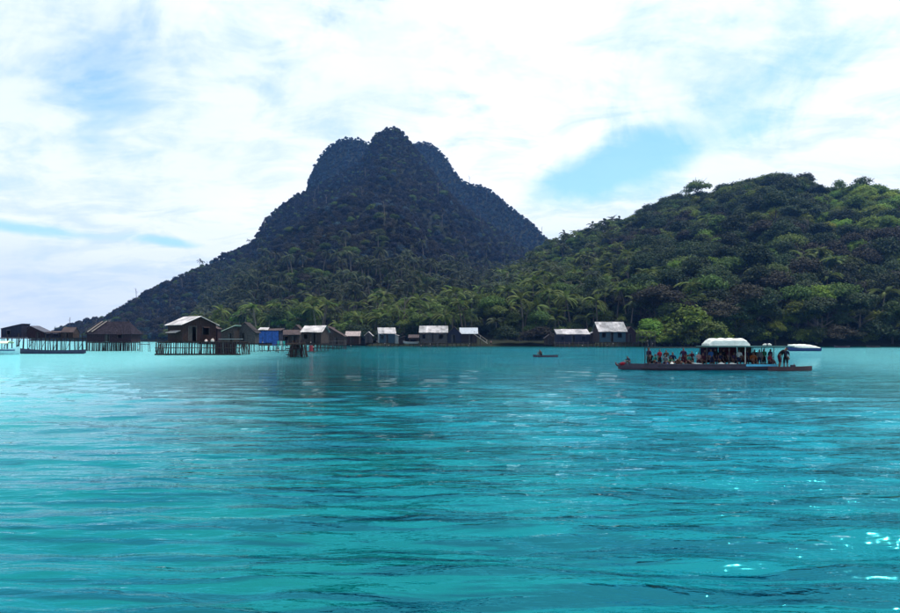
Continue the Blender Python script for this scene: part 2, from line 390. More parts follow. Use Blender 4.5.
# ------------------------------------------------------------------ hills
def ip(xs): return np.array([p[0] for p in xs], float), np.array([p[1] for p in xs], float)
def interp(x, pts): a, b = ip(pts); return np.interp(x, a, b)
LAYERS = [
  dict(sil=[(-400, 338), (40, 338), (60, 334), (100, 318), (125, 303), (150, 287), (200, 266), (230, 249), (250, 240), (258, 229), (265, 216), (280, 203), (297, 191), (307, 187),
            (318, 182), (330, 175), (345, 168), (358, 160), (367, 147), (372, 136), (378, 129), (388, 124), (396, 124), (404, 130), (413, 142), (422, 154), (435, 172), (450, 190), (465, 204), (485, 218), (505, 230), (520, 243), (540, 260), (560, 279), (600, 305), (680, 338)],
       R=[(0, 700), (150, 760), (300, 880), (900, 900)], S=[(-50, 640), (60, 600), (150, 500), (250, 340), (330, 262), (1000, 262)], can=4, p=1.7, fall=200, rel=48),
  dict(sil=[(280, 338), (284, 240), (300, 200), (306, 187), (311, 169), (323, 149), (335, 139), (346, 135), (360, 136), (370, 141), (380, 152), (392, 170), (410, 200), (425, 338)],
       R=[(0, 1060), (900, 1060)], S=[(0, 760), (900, 760)], can=3, p=1.2, fall=140, rel=22),
  dict(sil=[(385, 338), (395, 190), (405, 156), (413, 142), (421, 139), (429, 141), (437, 145), (448, 157), (456, 171), (463, 178), (470, 181), (480, 183), (491, 188), (503, 198), (515, 208), (530, 219), (546, 235), (570, 255), (620, 290), (680, 338)],
       R=[(0, 1120), (430, 1120), (550, 1020), (900, 1000)], S=[(0, 760), (900, 760)], can=3, p=1.2, fall=180, rel=22),
  dict(sil=[(120, 338), (200, 331), (300, 303), (380, 298), (440, 291), (480, 281), (520, 259), (548, 239), (565, 233), (590, 227), (615, 218), (640, 209), (670, 201), (690, 197), (720, 189),
            (745, 185), (762, 179), (780, 175), (800, 178), (815, 186), (840, 188), (880, 188), (900, 190), (1000, 197), (1200, 230), (1600, 300), (2200, 338)],
       R=[(200, 380), (300, 390), (440, 430), (550, 540), (650, 510), (780, 440), (900, 410), (1300, 390)],
       S=[(150, 330), (330, 262), (380, 236), (560, 232), (900, 226), (1300, 215)], can=10, p=1.15, fall=200, rel=20),
  dict(sil=[(20, 338), (48, 334), (60, 328), (75, 323), (95, 318), (112, 317), (135, 322), (170, 338)],
       R=[(0, 760), (900, 760)], S=[(0, 660), (900, 660)], can=0, p=1.0, fall=120, rel=0),
]
def height(X, Y, layer=False):
    X = np.asarray(X, float); Y = np.asarray(Y, float)
    px = CX + F * X / Y
    H = np.full(X.shape, -3.0); W = np.zeros(X.shape, int)
    for i, l in enumerate(LAYERS):
        R = interp(px, l['R']); S = interp(px, l['S'])
        top = (HY - interp(px, l['sil'])) / F * R - l['can'] * np.clip((HY - interp(px, l['sil'])) / 25, 0, 1) 
        top = np.where(interp(px, l['sil']) > 336.5, -5.0, top)
        t = np.clip((Y - S) / (R - S), 0, 1)
        prof = .38 * t + .62 * t ** l['p'] if l['p'] > 1 else t
        back = np.clip((Y - R) / l['fall'], 0, 1)
        h = top * prof * (1 - back ** 1.6)
        rid = np.abs(fbm(X + 300 * i, Y * .35, 95, 4)) * 2 - .25      # spurs and gullies running down the slope
        env = np.clip(4 * t * (1 - t), 0, 1) * (back <= 0)
        h = h + l['rel'] * rid * env * np.clip(top / 60, 0, 1.4)
        h = np.where((Y > S) & (top > 1), np.maximum(h, .25 + np.clip(Y - S, 0, 12) * .07), -3.0)
        h = np.where(back >= 1, -3.0, h)
        W = np.where(h > H, i, W); H = np.maximum(H, h)
    return (H, W) if layer else H

def build_hills():
    xs = np.arange(-1000, 1000.1, 6.0); ys = np.arange(198, 1420, 6.0)
    X, Y = np.meshgrid(xs, ys)
    H = height(X, Y)
    ny, nx = X.shape
    idx = np.arange(ny * nx).reshape(ny, nx)
    Fc = np.stack([idx[:-1, :-1], idx[:-1, 1:], idx[1:, 1:], idx[1:, :-1]], -1).reshape(-1, 4)
    hv = H.reshape(-1)
    Fc = Fc[(hv[Fc] > -2.9).any(1)]
    me = np_mesh('hills', np.stack([X, Y, H], -1).reshape(-1, 3), Fc, mat('undergrowth', (.016, .018, .012), .95, .5, .08, spec=0), smooth=True)
    o = link('hills', me); o['kind'] = 'structure'
build_hills()
# ------------------------------------------------------------------ foliage
def leaf_mat(name, color, var=.35, rnd=.5, hue=.025, trans=.25, scale=.9):
    m = mat(name, color, .75, var, scale, 0, 0, .15, rnd, hue=hue)
    nt = m.node_tree; N, L = nt.nodes.new, nt.links.new
    b = nt.nodes['Principled BSDF']; out = nt.nodes['Material Output']
    t = N('ShaderNodeBsdfTranslucent'); mx = N('ShaderNodeMixShader'); mx.inputs[0].default_value = trans
    L(b.inputs['Base Color'].links[0].from_socket, t.inputs['Color'])
    L(b.outputs[0], mx.inputs[1]); L(t.outputs[0], mx.inputs[2]); L(mx.outputs[0], out.inputs[0])
    return m
LM = dict(
    dark=leaf_mat('leaves_dark', (.018, .033, .013)),
    dusk=leaf_mat('leaves_dusky', (.024, .022, .015), rnd=.5),
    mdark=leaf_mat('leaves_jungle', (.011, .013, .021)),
    blue=leaf_mat('leaves_haze_blue', (.024, .046, .066)),  # distance haze put into the leaf colour, mostly for the rear domes
    mid=leaf_mat('leaves_mid', (.046, .076, .016)),
    olive=leaf_mat('leaves_olive', (.085, .108, .014), trans=.35),
    light=leaf_mat('leaves_light', (.100, .155, .024), trans=.4),
    palm=leaf_mat('leaves_palm', (.058, .082, .020), trans=.3, rnd=.5),
    palmdark=leaf_mat('leaves_palm_dark', (.030, .040, .020), trans=.25, rnd=.5))
bark = mat('bark', (.035, .027, .024), .9, .35, 3, .3, rnd=.3)
palebark = mat('bark_pale', (.085, .072, .062), .9, .3, 4, .2, rnd=.3)

def crown_arrays(seed, dia, hgt, n, leaf, lobes=9, flat=.5, spread=.78, full=False):
    """leaf faces through the outer part of several uneven lobes; origin at the crown's underside centre"""
    g = np.random.default_rng(seed)
    C = [np.array([0, 0, hgt * .58])]; Rr = [dia * .30]
    for i in range(lobes):
        a = i * 2.4 + g.uniform(-.5, .5); q = spread * dia * .5 * math.sqrt((i + .6) / lobes) * g.uniform(.75, 1.1)
        zc = hgt * (.62 - .42 * (q / (dia * .5)) ** 2 + g.uniform(-.16, .16))
        C.append(np.array([q * math.cos(a), q * math.sin(a), zc])); Rr.append(dia * g.uniform(.13, .24))
    C = np.array(C); Rr = np.array(Rr)
    w = Rr ** 2; pick = g.choice(len(C), n, p=w / w.sum())
    d = g.normal(size=(n, 3)); d /= np.linalg.norm(d, axis=1)[:, None]
    if not full: d[:, 2] = np.where(d[:, 2] < -.35, -d[:, 2], d[:, 2])
    # clumps: pull leaves towards sub-centres on each lobe
    sub = g.normal(size=(len(C), 14, 3)); sub /= np.linalg.norm(sub, axis=2)[:, :, None]
    sp = sub[pick, g.integers(0, 14, n)]; sp[:, 2] = sp[:, 2] if full else np.abs(sp[:, 2]) * .9
    d = d * .55 + sp * .75; d /= np.linalg.norm(d, axis=1)[:, None]
    rr = Rr[pick] * (g.uniform(.5, 1.2, n) + .22 * (g.random(n) < .12))
    P = C[pick] + d * rr[:, None] * np.array([1, 1, flat + .35])
    nrm = d + g.normal(size=(n, 3)) * .55; nrm[:, 2] += .35; nrm /= np.linalg.norm(nrm, axis=1)[:, None]
    t = np.cross(nrm, g.normal(size=(n, 3))); t /= np.linalg.norm(t, axis=1)[:, None]
    b = np.cross(nrm, t)
    s = leaf * g.uniform(.6, 1.35, n)[:, None]
    v = np.stack([P - t * s, P + b * s * .5 + nrm * s * .12, P + t * s, P - b * s * .5 + nrm * s * .12], 1).reshape(-1, 3)
    f = np.arange(n * 4).reshape(n, 4)
    return v, f

def trunk_mesh(seed, h, r, crown_d, m, limbs=5):
    g = random.Random(seed); b = MB()
    bx, by = g.uniform(-.06, .06) * h, g.uniform(-.06, .06) * h
    b.tube([(0, 0, -.6), (bx * .4, by * .4, h * .4), (bx, by, h * .85), (bx * 1.2, by * 1.2, h * 1.2)], [r * 1.25, r, r * .7, r * .25], 7)
    for i in range(limbs):
        a = i * 2.4 + g.uniform(-.4, .4); z = h * g.uniform(.55, .9); q = crown_d * g.uniform(.26, .42)
        b.tube([(bx * .7, by * .7, z), (q * .5 * math.cos(a), q * .5 * math.sin(a), z + h * .22), (q * math.cos(a), q * math.sin(a), z + h * .38)], [r * .45, r * .3, r * .1], 5)
    return b.mesh('trunk', m, True)

def frond_mesh(name, L, m, seed, droop=1.0, pairs=16):
    """one pinnate leaf from the origin outwards along +x, arching over"""
    g = random.Random(seed); v = []; f = []
    rise = g.uniform(.25, .7)
    P = []
    for i in range(pairs + 1):
        t = i / pairs
        P.append((L * (t - .12 * t * t * droop), L * (rise * t - (.55 + .35 * droop) * t * t) ))
    for i in range(pairs + 1):
        x, z = P[i]; w = .05 * (1 - i / pairs) + .015
        v += [(x, -w, z), (x, w, z)]
    for i in range(pairs): f.append((2 * i, 2 * i + 2, 2 * i + 3, 2 * i + 1))
    for i in range(1, pairs):
        t = i / pairs; x, z = P[i]; ll = L * .26 * math.sin(math.pi * min(1, t * .85 + .12)) * g.uniform(.8, 1.1)
        for s in (-1, 1):
            b = len(v); w = L * .032
            v += [(x - w, s * .03, z), (x + w, s * .03, z), (x + ll * .55 + w, s * ll * .8, z - ll * .42), (x + ll * .55 - w * .3, s * ll * .78, z - ll * .46)]
            f.append((b, b + 1, b + 2, b + 3) if s > 0 else (b + 3, b + 2, b + 1, b))
    me = bpy.data.meshes.new(name); me.from_pydata(v, [], f); me.update(); me.materials.append(m); return me

def palm_trunk_mesh(h, lean, seed, m=None):
    g = random.Random(seed); b = MB(); pts = []; rad = []
    for i in range(8):
        t = i / 7; pts.append((lean * t ** 1.7, .15 * math.sin(t * 3), h * t - .5 * (1 - t))); rad.append(.24 * (1 - t) + .13 + (.1 if i == 0 else 0))
    b.tube(pts, rad, 7)
    return b.mesh('trunk', m or palebark, True), Vector(pts[-1])

# ---- prototypes. The first tree of every kind is a real one, moved into the wood below.
BKINDS = []   # (kind, crown mesh, trunk mesh, diameter, crown height, trunk height)
def bkind(name, seed, dia, ch, th, n, leaf, mk, tr=.3, **k):
    v, f = crown_arrays(seed, dia, ch, n, leaf, **k)
    me = np_mesh('crown', v, f, LM[mk])
    tm = trunk_mesh(seed, th, tr, dia, bark if seed % 3 else palebark)
    BKINDS.append(dict(name=name, crown=me, trunk=tm, dia=dia, ch=ch, th=th))
for s in range(3): bkind('dark', 20 + s, 10 + s, 9, 6.0, 3600, .36, 'dark')
for s in range(2): bkind('dusk', 30 + s, 11, 9, 6.5, 3400, .36, 'dusk', flat=.4)
for s in range(3): bkind('mid', 40 + s, 10 + s, 9, 5.5, 3600, .36, 'mid')
for s in range(2): bkind('olive', 50 + s, 9 + s, 6, 3.5, 3200, .36, 'olive')
for s in range(2): bkind('light', 60 + s, 9, 7.5, 5.0, 3000, .36, 'light', flat=.6)
for s in range(3): bkind('mdark', 80 + s, 8 + s, 8 + s, 3, 1700, .42, 'mdark', full=True, lobes=11, spread=.85)
for s in range(2): bkind('mdusk', 85 + s, 8, 10, 3, 1700, .42, 'dusk', full=True, lobes=11, spread=.8)
for s in range(2): bkind('mblue', 88 + s, 8, 9, 3, 1700, .42, 'blue', full=True, lobes=11, spread=.8)
bkind('feather', 74, 10, 8, 8, 1500, .40, 'olive', lobes=14, flat=.5, spread=1.0)
bkind('umbrella', 70, 15, 3.6, 12, 2400, .42, 'mid', lobes=11, flat=.12, spread=.95)
bkind('feathery', 71, 12, 9, 9, 1700, .42, 'mid', lobes=15, flat=.5, spread=1.05)
KI = {}
for i, k in enumerate(BKINDS): KI.setdefault(k['name'], []).append(i)

FROND = [frond_mesh('frond', 4.6 + .3 * i, LM['palm'], i, .7 + .3 * i) for i in range(4)]
PT = [palm_trunk_mesh(h, l, i) for i, (h, l) in enumerate([(9, .6), (12, 1.6), (7.5, -.9), (13.5, 2.4)])]
def palm_joined(i, mk):
    """for the far palms: one mesh of trunk and leaves"""
    g = random.Random(90 + i); tm, top = PT[i]
    b = MB(); b.add([v.co for v in tm.vertices], [tuple(p.vertices) for p in tm.polygons])
    nt_ = len(b.f)
    for j in range(13):
        fm = FROND[j % 4]; M = Matrix.Rotation(j * 2.4, 3, 'Z') @ Matrix.Rotation(-g.uniform(-.45, .85), 3, 'Y')
        b.add([top + M @ v.co for v in fm.vertices], [tuple(p.vertices) for p in fm.polygons])
    me = b.mesh('palm', palebark); me.materials.append(LM[mk])
    for k, p in enumerate(me.polygons): p.material_index = 0 if k < nt_ else 1
    return me
def snag_mesh(seed):
    g = random.Random(seed); b = MB(); b.tube([(0, 0, -1), (.2, 0, 6), (.5, .3, 12), (.3, .5, 15)], [.4, .3, .2, .08], 6)
    for i in range(6):
        a = g.uniform(0, 6.3); z = g.uniform(7, 13); q = g.uniform(1.5, 3.5)
        b.tube([(.3, .1, z), (.3 + q * math.cos(a), q * math.sin(a), z + q * 1.1)], [.13, .05], 4)
    return b.mesh('dead_tree', palebark)

# ---- where trees stand
def scatter():
    g = np.random.default_rng(77); pts = []
    def grid(x0, x1, y0, y1, s):
        xs = np.arange(x0, x1, s); ys = np.arange(y0, y1, s)
        X, Y = np.meshgrid(xs, ys); X = X + g.uniform(-.48, .48, X.shape) * s; Y = Y + g.uniform(-.48, .48, Y.shape) * s
        return X.ravel(), Y.ravel()
    X1, Y1 = grid(-330, 420, 226, 470, 5.4)
    X2, Y2 = grid(-620, 700, 470, 1140, 5.6)
    X3, Y3 = grid(-260, 140, 780, 1130, 4.2); hh = height(X3, Y3); X3, Y3 = X3[hh > 95], Y3[hh > 95]
    X1, Y1 = np.concatenate([X1, X3]), np.concatenate([Y1, Y3])
    X = np.concatenate([X1, X2]); Y = np.concatenate([Y1, Y2])
    px = CX + F * X / Y; keep = (px > -70) & (px < 985)
    X, Y = X[keep], Y[keep]
    H, W = height(X, Y, True); keep = H > .2
    X, Y, H, W = X[keep], Y[keep], H[keep], W[keep]
    # keep the village strip clear
    px = CX + F * X / Y
    S = interp(px, LAYERS[3]['S'])
    strip = (px > 325) & (px < 645) & (Y < S + 14)
    X, Y, H, W, px = [a[~strip] for a in (X, Y, H, W, px)]
    return X, Y, H, W, px
TX, TY, TH, TW, TPX = scatter()

def choose():
    """kind and scale of each tree, then drop the ones wholly hidden behind nearer canopy"""
    g = np.random.default_rng(5); n = len(TX)
    zone = fbm(TX, TY * .8, 48, 3); z2 = fbm(TX + 900, TY, 22, 2)
    py = HY - (TH - CAMH) / TY * F
    out = []
    for i in range(n):
        u = g.random(); w = TW[i]; p = TPX[i]
        if w in (0, 1, 2, 4):      # mountain
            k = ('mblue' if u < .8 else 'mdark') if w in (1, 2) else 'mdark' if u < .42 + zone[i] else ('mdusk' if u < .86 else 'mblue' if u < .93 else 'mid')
            if w == 0 and p > 200 and py[i] > 275: k = ('palm' if u < .45 else 'mid' if u < .7 else 'dusk')
            elif w == 0 and u > .97 and py[i] > 250 and p > 250: k = 'palm'
            s = g.uniform(.40, .92)
            if TH[i] > 95 and TY[i] > 770: s *= .62
            if w == 4: s *= .7
        else:
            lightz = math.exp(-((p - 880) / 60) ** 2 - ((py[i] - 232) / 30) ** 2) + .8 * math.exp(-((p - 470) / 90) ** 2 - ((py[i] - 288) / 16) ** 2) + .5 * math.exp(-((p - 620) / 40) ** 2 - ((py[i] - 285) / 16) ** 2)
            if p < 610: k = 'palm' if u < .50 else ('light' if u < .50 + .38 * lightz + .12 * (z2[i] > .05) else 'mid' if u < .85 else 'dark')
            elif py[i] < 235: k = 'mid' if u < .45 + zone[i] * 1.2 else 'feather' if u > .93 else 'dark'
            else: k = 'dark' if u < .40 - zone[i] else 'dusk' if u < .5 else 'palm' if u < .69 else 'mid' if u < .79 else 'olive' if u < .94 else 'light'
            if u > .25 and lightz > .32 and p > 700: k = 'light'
            s = g.uniform(.6, 1.35) * (1.1 if p > 640 else .85)
        if k == 'palm': s = g.uniform(.75, 1.15)
        out.append((k, s))
    # visibility
    order = np.argsort(TY); buf = np.full(420, -1e9); keep = []
    for i in order:
        k, s = out[i]; hh = {'palm': 13}.get(k, 12) * s; rad = 5 * s
        e = (TH[i] + hh - CAMH) / TY[i] * F; b0 = int((TPX[i] + 100 - rad / TY[i] * F) / 3); b1 = int((TPX[i] + 100 + rad / TY[i] * F) / 3) + 1
        b0, b1 = max(0, b0), min(419, b1)
        if b1 <= b0: continue
        if e > buf[b0:b1].min() - 4: keep.append(i)
        lo = (TH[i] + hh * .40 - CAMH) / TY[i] * F
        buf[b0:b1] = np.maximum(buf[b0:b1], lo)
    return out, keep
KINDS, VIS = choose()
print('trees standing', len(TX), 'visible', len(VIS))

def make_tree(i, name, label, group=None):
    k = BKINDS[i]
    r = empty(name); tag(r, label, 'tree', group)
    link('trunk', k['trunk'], r); link('crown', k['crown'], r, loc=(0, 0, k['th'] * .72))
    return r
def make_palm(i, label, group):
    r = empty('palm_tree'); tag(r, label, 'palm tree', group)
    tm, top = PT[i]; link('trunk', tm, r); g = random.Random(i + 3)
    for j in range(12):
        o = link('frond', FROND[j % 4], r, loc=top); o.rotation_euler = (0, -g.uniform(-.35, .85), j * 2.4)
    return r

def plant():
    g = random.Random(21)
    protos, pprotos = {}, {}
    size = lambda i: KINDS[i][1] / TY[i]
    broad = sorted([i for i in VIS if KINDS[i][0] != 'palm' and 0 < TPX[i] < 900], key=lambda i: -size(i))[:262]
    palms = sorted([i for i in VIS if KINDS[i][0] == 'palm' and 0 < TPX[i] < 900], key=lambda i: -size(i))[:110]
    words = {'feather': 'thin olive', 'mdark': 'dark green', 'mdusk': 'dusky brown', 'mblue': 'bluish green', 'dark': 'dark green', 'dusk': 'dusky brown', 'mid': 'mid green', 'olive': 'olive yellow', 'light': 'pale green'}
    def place(o, i, s):
        o.location = (TX[i], TY[i], TH[i]); o.rotation_euler = (0, 0, g.uniform(0, 6.3)); o.scale = (s, s, s * g.uniform(.9, 1.12))
    for i in broad:
        k, s = KINDS[i]; ki = g.choice(KI[k])
        where = 'low on the right-hand wooded hill' if TPX[i] > 640 else 'in the wood behind the shore village' if TPX[i] > 330 else 'at the mountain foot behind the stilt houses'
        lab = f'{words[k]} tree {where}'; grp = f'{k if k != "dusk" else "dusky"} trees {where}'
        if ki in protos: o = copy_tree(protos[ki]); 
        else: o = protos[ki] = make_tree(ki, 'forest_tree', lab, grp)
        o['group'] = grp; place(o, i, s); CANOPY.append((o, i, words[k], 'tree'))
    for i in palms:
        pi = g.randrange(4)
        where = 'on the right-hand hill' if TPX[i] > 640 else 'on the slope behind the shore village' if TPX[i] > 330 else 'behind the stilt houses at the mountain foot'
        lab = f'tall coconut palm with arching fronds {where}'; grp = f'coconut palms {where}'
        if pi in pprotos: o = copy_tree(pprotos[pi])
        else: o = pprotos[pi] = make_palm(pi, lab, grp)
        o['group'] = grp; place(o, i, KINDS[i][1]); CANOPY.append((o, i, 'leaning' if pi in (1, 3) else 'straight', 'coconut palm'))
    px = 0.0; n = 0; USED = {}
    while px < 905:                                # bushes along the water's edge
        px += g.uniform(7, 13)
        S = float(interp(px, LAYERS[3]['S'])) if px > 335 else None
        if S is None or 365 < px < 500 or 548 < px < 640: continue
        Y = S + g.uniform(1, 5); ki = g.choice(KI[g.choice(('dark', 'dark', 'dusk', 'mid', 'olive') if px > 640 else ('dark', 'mid', 'dusk'))]); X = gx(px, Y)
        ll = min(LAND, key=lambda l: abs(l[0] - px)); k_ = BKINDS[ki]['name']; USED[(ll[1], k_)] = USED.get((ll[1], k_), 0) + 1
        lab = {'dark': 'dark green', 'dusk': 'dusky purple-brown', 'mid': 'mid green', 'olive': 'olive'}[k_] + ' bush at the waterline behind ' + ll[1] + ['', ', a little further right', ', third of its colour there', ', fourth of its colour there'][min(3, USED[(ll[1], k_)] - 1)]
        if len(lab.split()) > 16: lab = lab.replace(' of its colour there', ' there').replace(' the ', ' ')
        r = empty('shore_bush'); tag(r, lab, 'bush', 'bushes at the waterline right of the houses' if px > 640 else 'bushes on the village shoreline')
        link('crown', BKINDS[ki]['crown'], r, loc=(0, 0, -1.2))
        r.location = (X, Y, float(height(X, Y))); s = g.uniform(.6, 1.15); r.scale = (s, s, s * .9); r.rotation_euler = (0, 0, g.uniform(0, 6)); n += 1
    return set(broad) | set(palms), protos, pprotos
CANOPY = []
LAND = [(40, 'the left part of the pier'), (110, 'the long maroon shed'), (190, 'the red-brown stilt house'), (250, 'the grey thatched hut'), (300, 'the post cluster'), (350, 'the pink-roofed hut'), (385, 'the white beach house'),
        (432, 'the long grey beach house'), (470, 'the bluish-roofed house'), (510, 'the empty beach right of the stairway'), (545, 'the lone canoe'), (573, 'the low blue-grey house'), (612, 'the largest shore house'), (646, 'the pole rack'),
        (675, 'the red-shirted boat passenger'), (700, 'the front end of the boat canopy'), (725, 'the middle of the boat canopy'), (752, 'the rear end of the boat canopy'), (783, 'the narrow red canoe'), (804, 'the covered speedboat'), (842, 'the dark moored canoe'), (873, 'the grey canoe'), (893, 'the right edge of the photo')]
def name_canopy():
    """say of each tree what it looks like and what it stands above"""
    cells = {}
    for o, i, look, kind in CANOPY:
        land = min(LAND, key=lambda l: abs(l[0] - TPX[i]))[1]
        hh = TH[i]; band = 'at the shore' if hh < 4 else 'low down' if hh < 14 else 'partway up' if hh < 32 else 'high up'
        size = 'small' if o.scale[0] < .85 else 'large' if o.scale[0] > 1.12 else 'medium'
        cells.setdefault((size, look, kind, band, land), []).append((TPX[i], o))
    for (size, look, kind, band, land), l in cells.items():
        l.sort(key=lambda q: q[0]); n = len(l)
        order = ['leftmost', 'second from left', 'third from left', 'fourth from left', 'fifth from left', 'sixth from left', 'seventh from left', 'eighth from left', 'ninth from left']
        for k, (p, o) in enumerate(l):
            land = land.replace('the front end of', 'front of').replace('the rear end of', 'rear of').replace('the middle of', 'middle of').replace('the left part of', 'left part of') if n > 1 else land
            t = f'{size} {look} {kind} {band} above {land}' if n < 3 or k > n - 2 or len(land.split()) < 5 else f'{size} {look} {kind} {band} above {land}'.replace(' above the ', ' above ').replace(' of the ', ' of ')
            if n == 2: t += (', left of two', ', right of two')[k]
            elif n > 2: t += ', ' + (order[k] if k < 9 and k < n - 1 else 'rightmost')
            if len(t.split()) > 16: t = t.replace(' the ', ' ')
            if len(t.split()) > 16: t = t.replace(' photo', '').replace('medium ', '')
            o['label'] = t
TAKEN, PROTO, PPROTO = plant()
name_canopy()

# ---- the rest of the wood: one object each for mountain and hill, leaves instanced from the trees' own meshes
def canopy_object(name, mesh_list, pts, label):
    """pts: (x, y, z, rotation, scale, mesh index)"""
    P = np.array(pts, float)
    me = bpy.data.meshes.new(name); me.vertices.add(len(P)); me.vertices.foreach_set('co', P[:, :3].astype(np.float32).ravel())
    for an, col, ty in (('turn', 3, 'FLOAT'), ('size', 4, 'FLOAT'), ('pick', 5, 'INT')):
        a = me.attributes.new(an, ty, 'POINT'); a.data.foreach_set('value', P[:, col].astype(np.int32 if ty == 'INT' else np.float32))
    o = link(name, me); tag(o, label, 'forest', None, 'stuff')
    ng = bpy.data.node_groups.new(name + '_nodes', 'GeometryNodeTree')
    ng.interface.new_socket('Geometry', in_out='INPUT', socket_type='NodeSocketGeometry')
    ng.interface.new_socket('Geometry', in_out='OUTPUT', socket_type='NodeSocketGeometry')
    N, L = ng.nodes.new, ng.links.new
    gi, go = N('NodeGroupInput'), N('NodeGroupOutput'); join = N('GeometryNodeJoinGeometry')
    def attr(n, t):
        a = N('GeometryNodeInputNamedAttribute'); a.data_type = t; a.inputs['Name'].default_value = n; return a.outputs['Attribute']
    turn, size, pick = attr('turn', 'FLOAT'), attr('size', 'FLOAT'), attr('pick', 'INT')
    rv = N('ShaderNodeCombineXYZ'); L(turn, rv.inputs[2])
    for i, src in enumerate(mesh_list):
        oi = N('GeometryNodeObjectInfo'); oi.inputs['Object'].default_value = src; oi.transform_space = 'ORIGINAL'
        oi.inputs['As Instance'].default_value = True
        cmp = N('FunctionNodeCompare'); cmp.data_type = 'INT'; cmp.operation = 'EQUAL'
        L(pick, [s for s in cmp.inputs if s.name == 'A' and s.type == 'INT'][0]); [s for s in cmp.inputs if s.name == 'B' and s.type == 'INT'][0].default_value = i
        ip_ = N('GeometryNodeInstanceOnPoints'); L(gi.outputs[0], ip_.inputs['Points']); L(cmp.outputs[0], ip_.inputs['Selection'])
        L(oi.outputs['Geometry'], ip_.inputs['Instance']); L(rv.outputs[0], ip_.inputs['Rotation']); L(size, ip_.inputs['Scale'])
        L(ip_.outputs[0], join.inputs[0])
    L(join.outputs[0], go.inputs[0])
    md = o.modifiers.new('scatter', 'NODES'); md.node_group = ng
    return o

def rest():
    g = random.Random(4)
    src = [bpy.data.objects.new('crown', k['crown']) for k in BKINDS] + [bpy.data.objects.new('palm', palm_joined(i, 'palm' if i < 2 else 'palmdark')) for i in range(4)]
    src.append(bpy.data.objects.new('dead_tree', snag_mesh(2)))
    nb = len(BKINDS); A, B = [], []
    for i in VIS:
        if i in TAKEN: continue
        k, s = KINDS[i]
        if k == 'palm':
            j = nb + (g.randrange(4) if TW[i] == 3 else 2 + g.randrange(2)); z = TH[i] + (1.5 if TW[i] != 3 else .0)
        elif g.random() < .005: j = nb + 4; z = TH[i]; s = g.uniform(.7, 1.1)
        else:
            j = g.choice(KI[k]); z = TH[i] + BKINDS[j]['th'] * .5 * s * (1 if TW[i] == 3 else .25)
        (B if TW[i] == 3 else A).append((TX[i], TY[i], z, g.uniform(0, 6.28), s, j))
    for i in VIS:      # undergrowth under the taller trees
        if KINDS[i][0] == 'palm' or TW[i] == 3:
            x, y = TX[i] + g.uniform(-3, 3), TY[i] + g.uniform(-1, 3); h = float(height(x, y))
            if h > .2: (B if TW[i] == 3 else A).append((x, y, h - 1.0, g.uniform(0, 6.28), g.uniform(.42, .75), g.choice(KI[g.choice(('dark', 'mid', 'dusk'))])))
    canopy_object('mountain_forest', src, A, 'dense dark jungle covering the steep peaked mountain')
    canopy_object('hill_forest', src, B, 'dense green jungle covering the long hill right of the mountain')
rest()

# ---- trees that stand out
def special(kind, name, px, py_base, Y, s, label, sz=1.0, grp=None, sink=0.0):
    ki = KI[kind][0]
    o = copy_tree(PROTO[ki]) if ki in PROTO else make_tree(ki, name, label)
    PROTO.setdefault(ki, o)
    o.name = name; o['label'] = label; o['category'] = 'tree'
    if 'group' in o: del o['group']
    X = gx(px, Y); z = gz(py_base, Y) if py_base else float(height(X, Y))
    o.location = (X, Y, z - sink); o.scale = (s, s, s * sz); o.rotation_euler = (0, 0, random.uniform(0, 6))
    return o
def r_at(px): return float(interp(px, LAYERS[3]['R']))
special('umbrella', 'umbrella_tree', 697, None, r_at(697) - 4, 1.25, 'flat-topped tree rising alone from the skyline left of the right-hand hill top', 1.42)
special('dark', 'skyline_tree', 783, None, r_at(783) - 12, 1.55, 'broad dark tree crowning the highest point of the right-hand hill', .85)
special('feathery', 'feathery_tree', 862, None, r_at(862) - 6, 1.3, 'tall feathery tree breaking the skyline near the right edge', 1.05)
special('feathery', 'feathery_tree', 838, None, r_at(838) - 4, .95, 'small thin-crowned skyline tree left of the tall feathery tree', 1.3)
special('dark', 'round_tree', 775, 232, 345, 1.45, 'very dark ball-shaped tree in the middle of the right-hand hill', 1.1)
special('light', 'bright_bush_tree', 652, 343, 229, 1.25, 'yellow-green bushy tree right of the largest tin-roofed shore house', .8, sink=3.4)
special('olive', 'shore_tree', 688, 346, 228, 2.1, 'wide olive-green tree on the shore behind the front half of the crowded boat', .95, sink=4.5)
special('olive', 'shore_tree', 664, 346, 233, 1.5, 'olive tree squeezed between the yellow-green bushy tree and the wide olive-green one', .95, sink=2.5)
special('olive', 'shore_tree', 738, 346, 238, 1.7, 'olive tree overhanging the shore above the boat canopy', 1.0, sink=3)
special('mid', 'shore_tree', 712, 346, 232, 1.5, 'mid green tree between the wide olive tree and the one above the canopy', .9, sink=4)
for px_, k_, s_, lab_ in ((644, 'light', .9, 'bright green bush at the foot of the pole rack'), (657, 'olive', 1.1, 'olive bush just left of the crowded boat front post'), (670, 'olive', 1.3, 'olive bush behind the red-shirted passenger'),
        (681, 'mid', 1.2, 'green bush behind the tall purple figure'), (692, 'olive', 1.35, 'olive bush behind the white board'), (704, 'mid', 1.3, 'green bush behind the front canopy post'), (717, 'olive', 1.2, 'olive bush just behind the canopy')):
    ki_ = KI[k_][1]; Y_ = 226.5; r_ = empty('shore_bush', (gx(px_, Y_), Y_, .3), px_ * 1.7); tag(r_, lab_ + ', reaching the waterline', 'bush'); r_.scale = (s_, s_, s_ * .85)
    link('crown', BKINDS[ki_]['crown'], r_, loc=(0, 0, -1.0)); link('stem', BKINDS[ki_]['trunk'], r_, loc=(0, 0, -1.6), scale=(.5, .5, .4))
special('light', 'hillside_tree', 865, 245, 350, 1.2, 'large pale green tree catching sun at the right edge of the hill', .9)
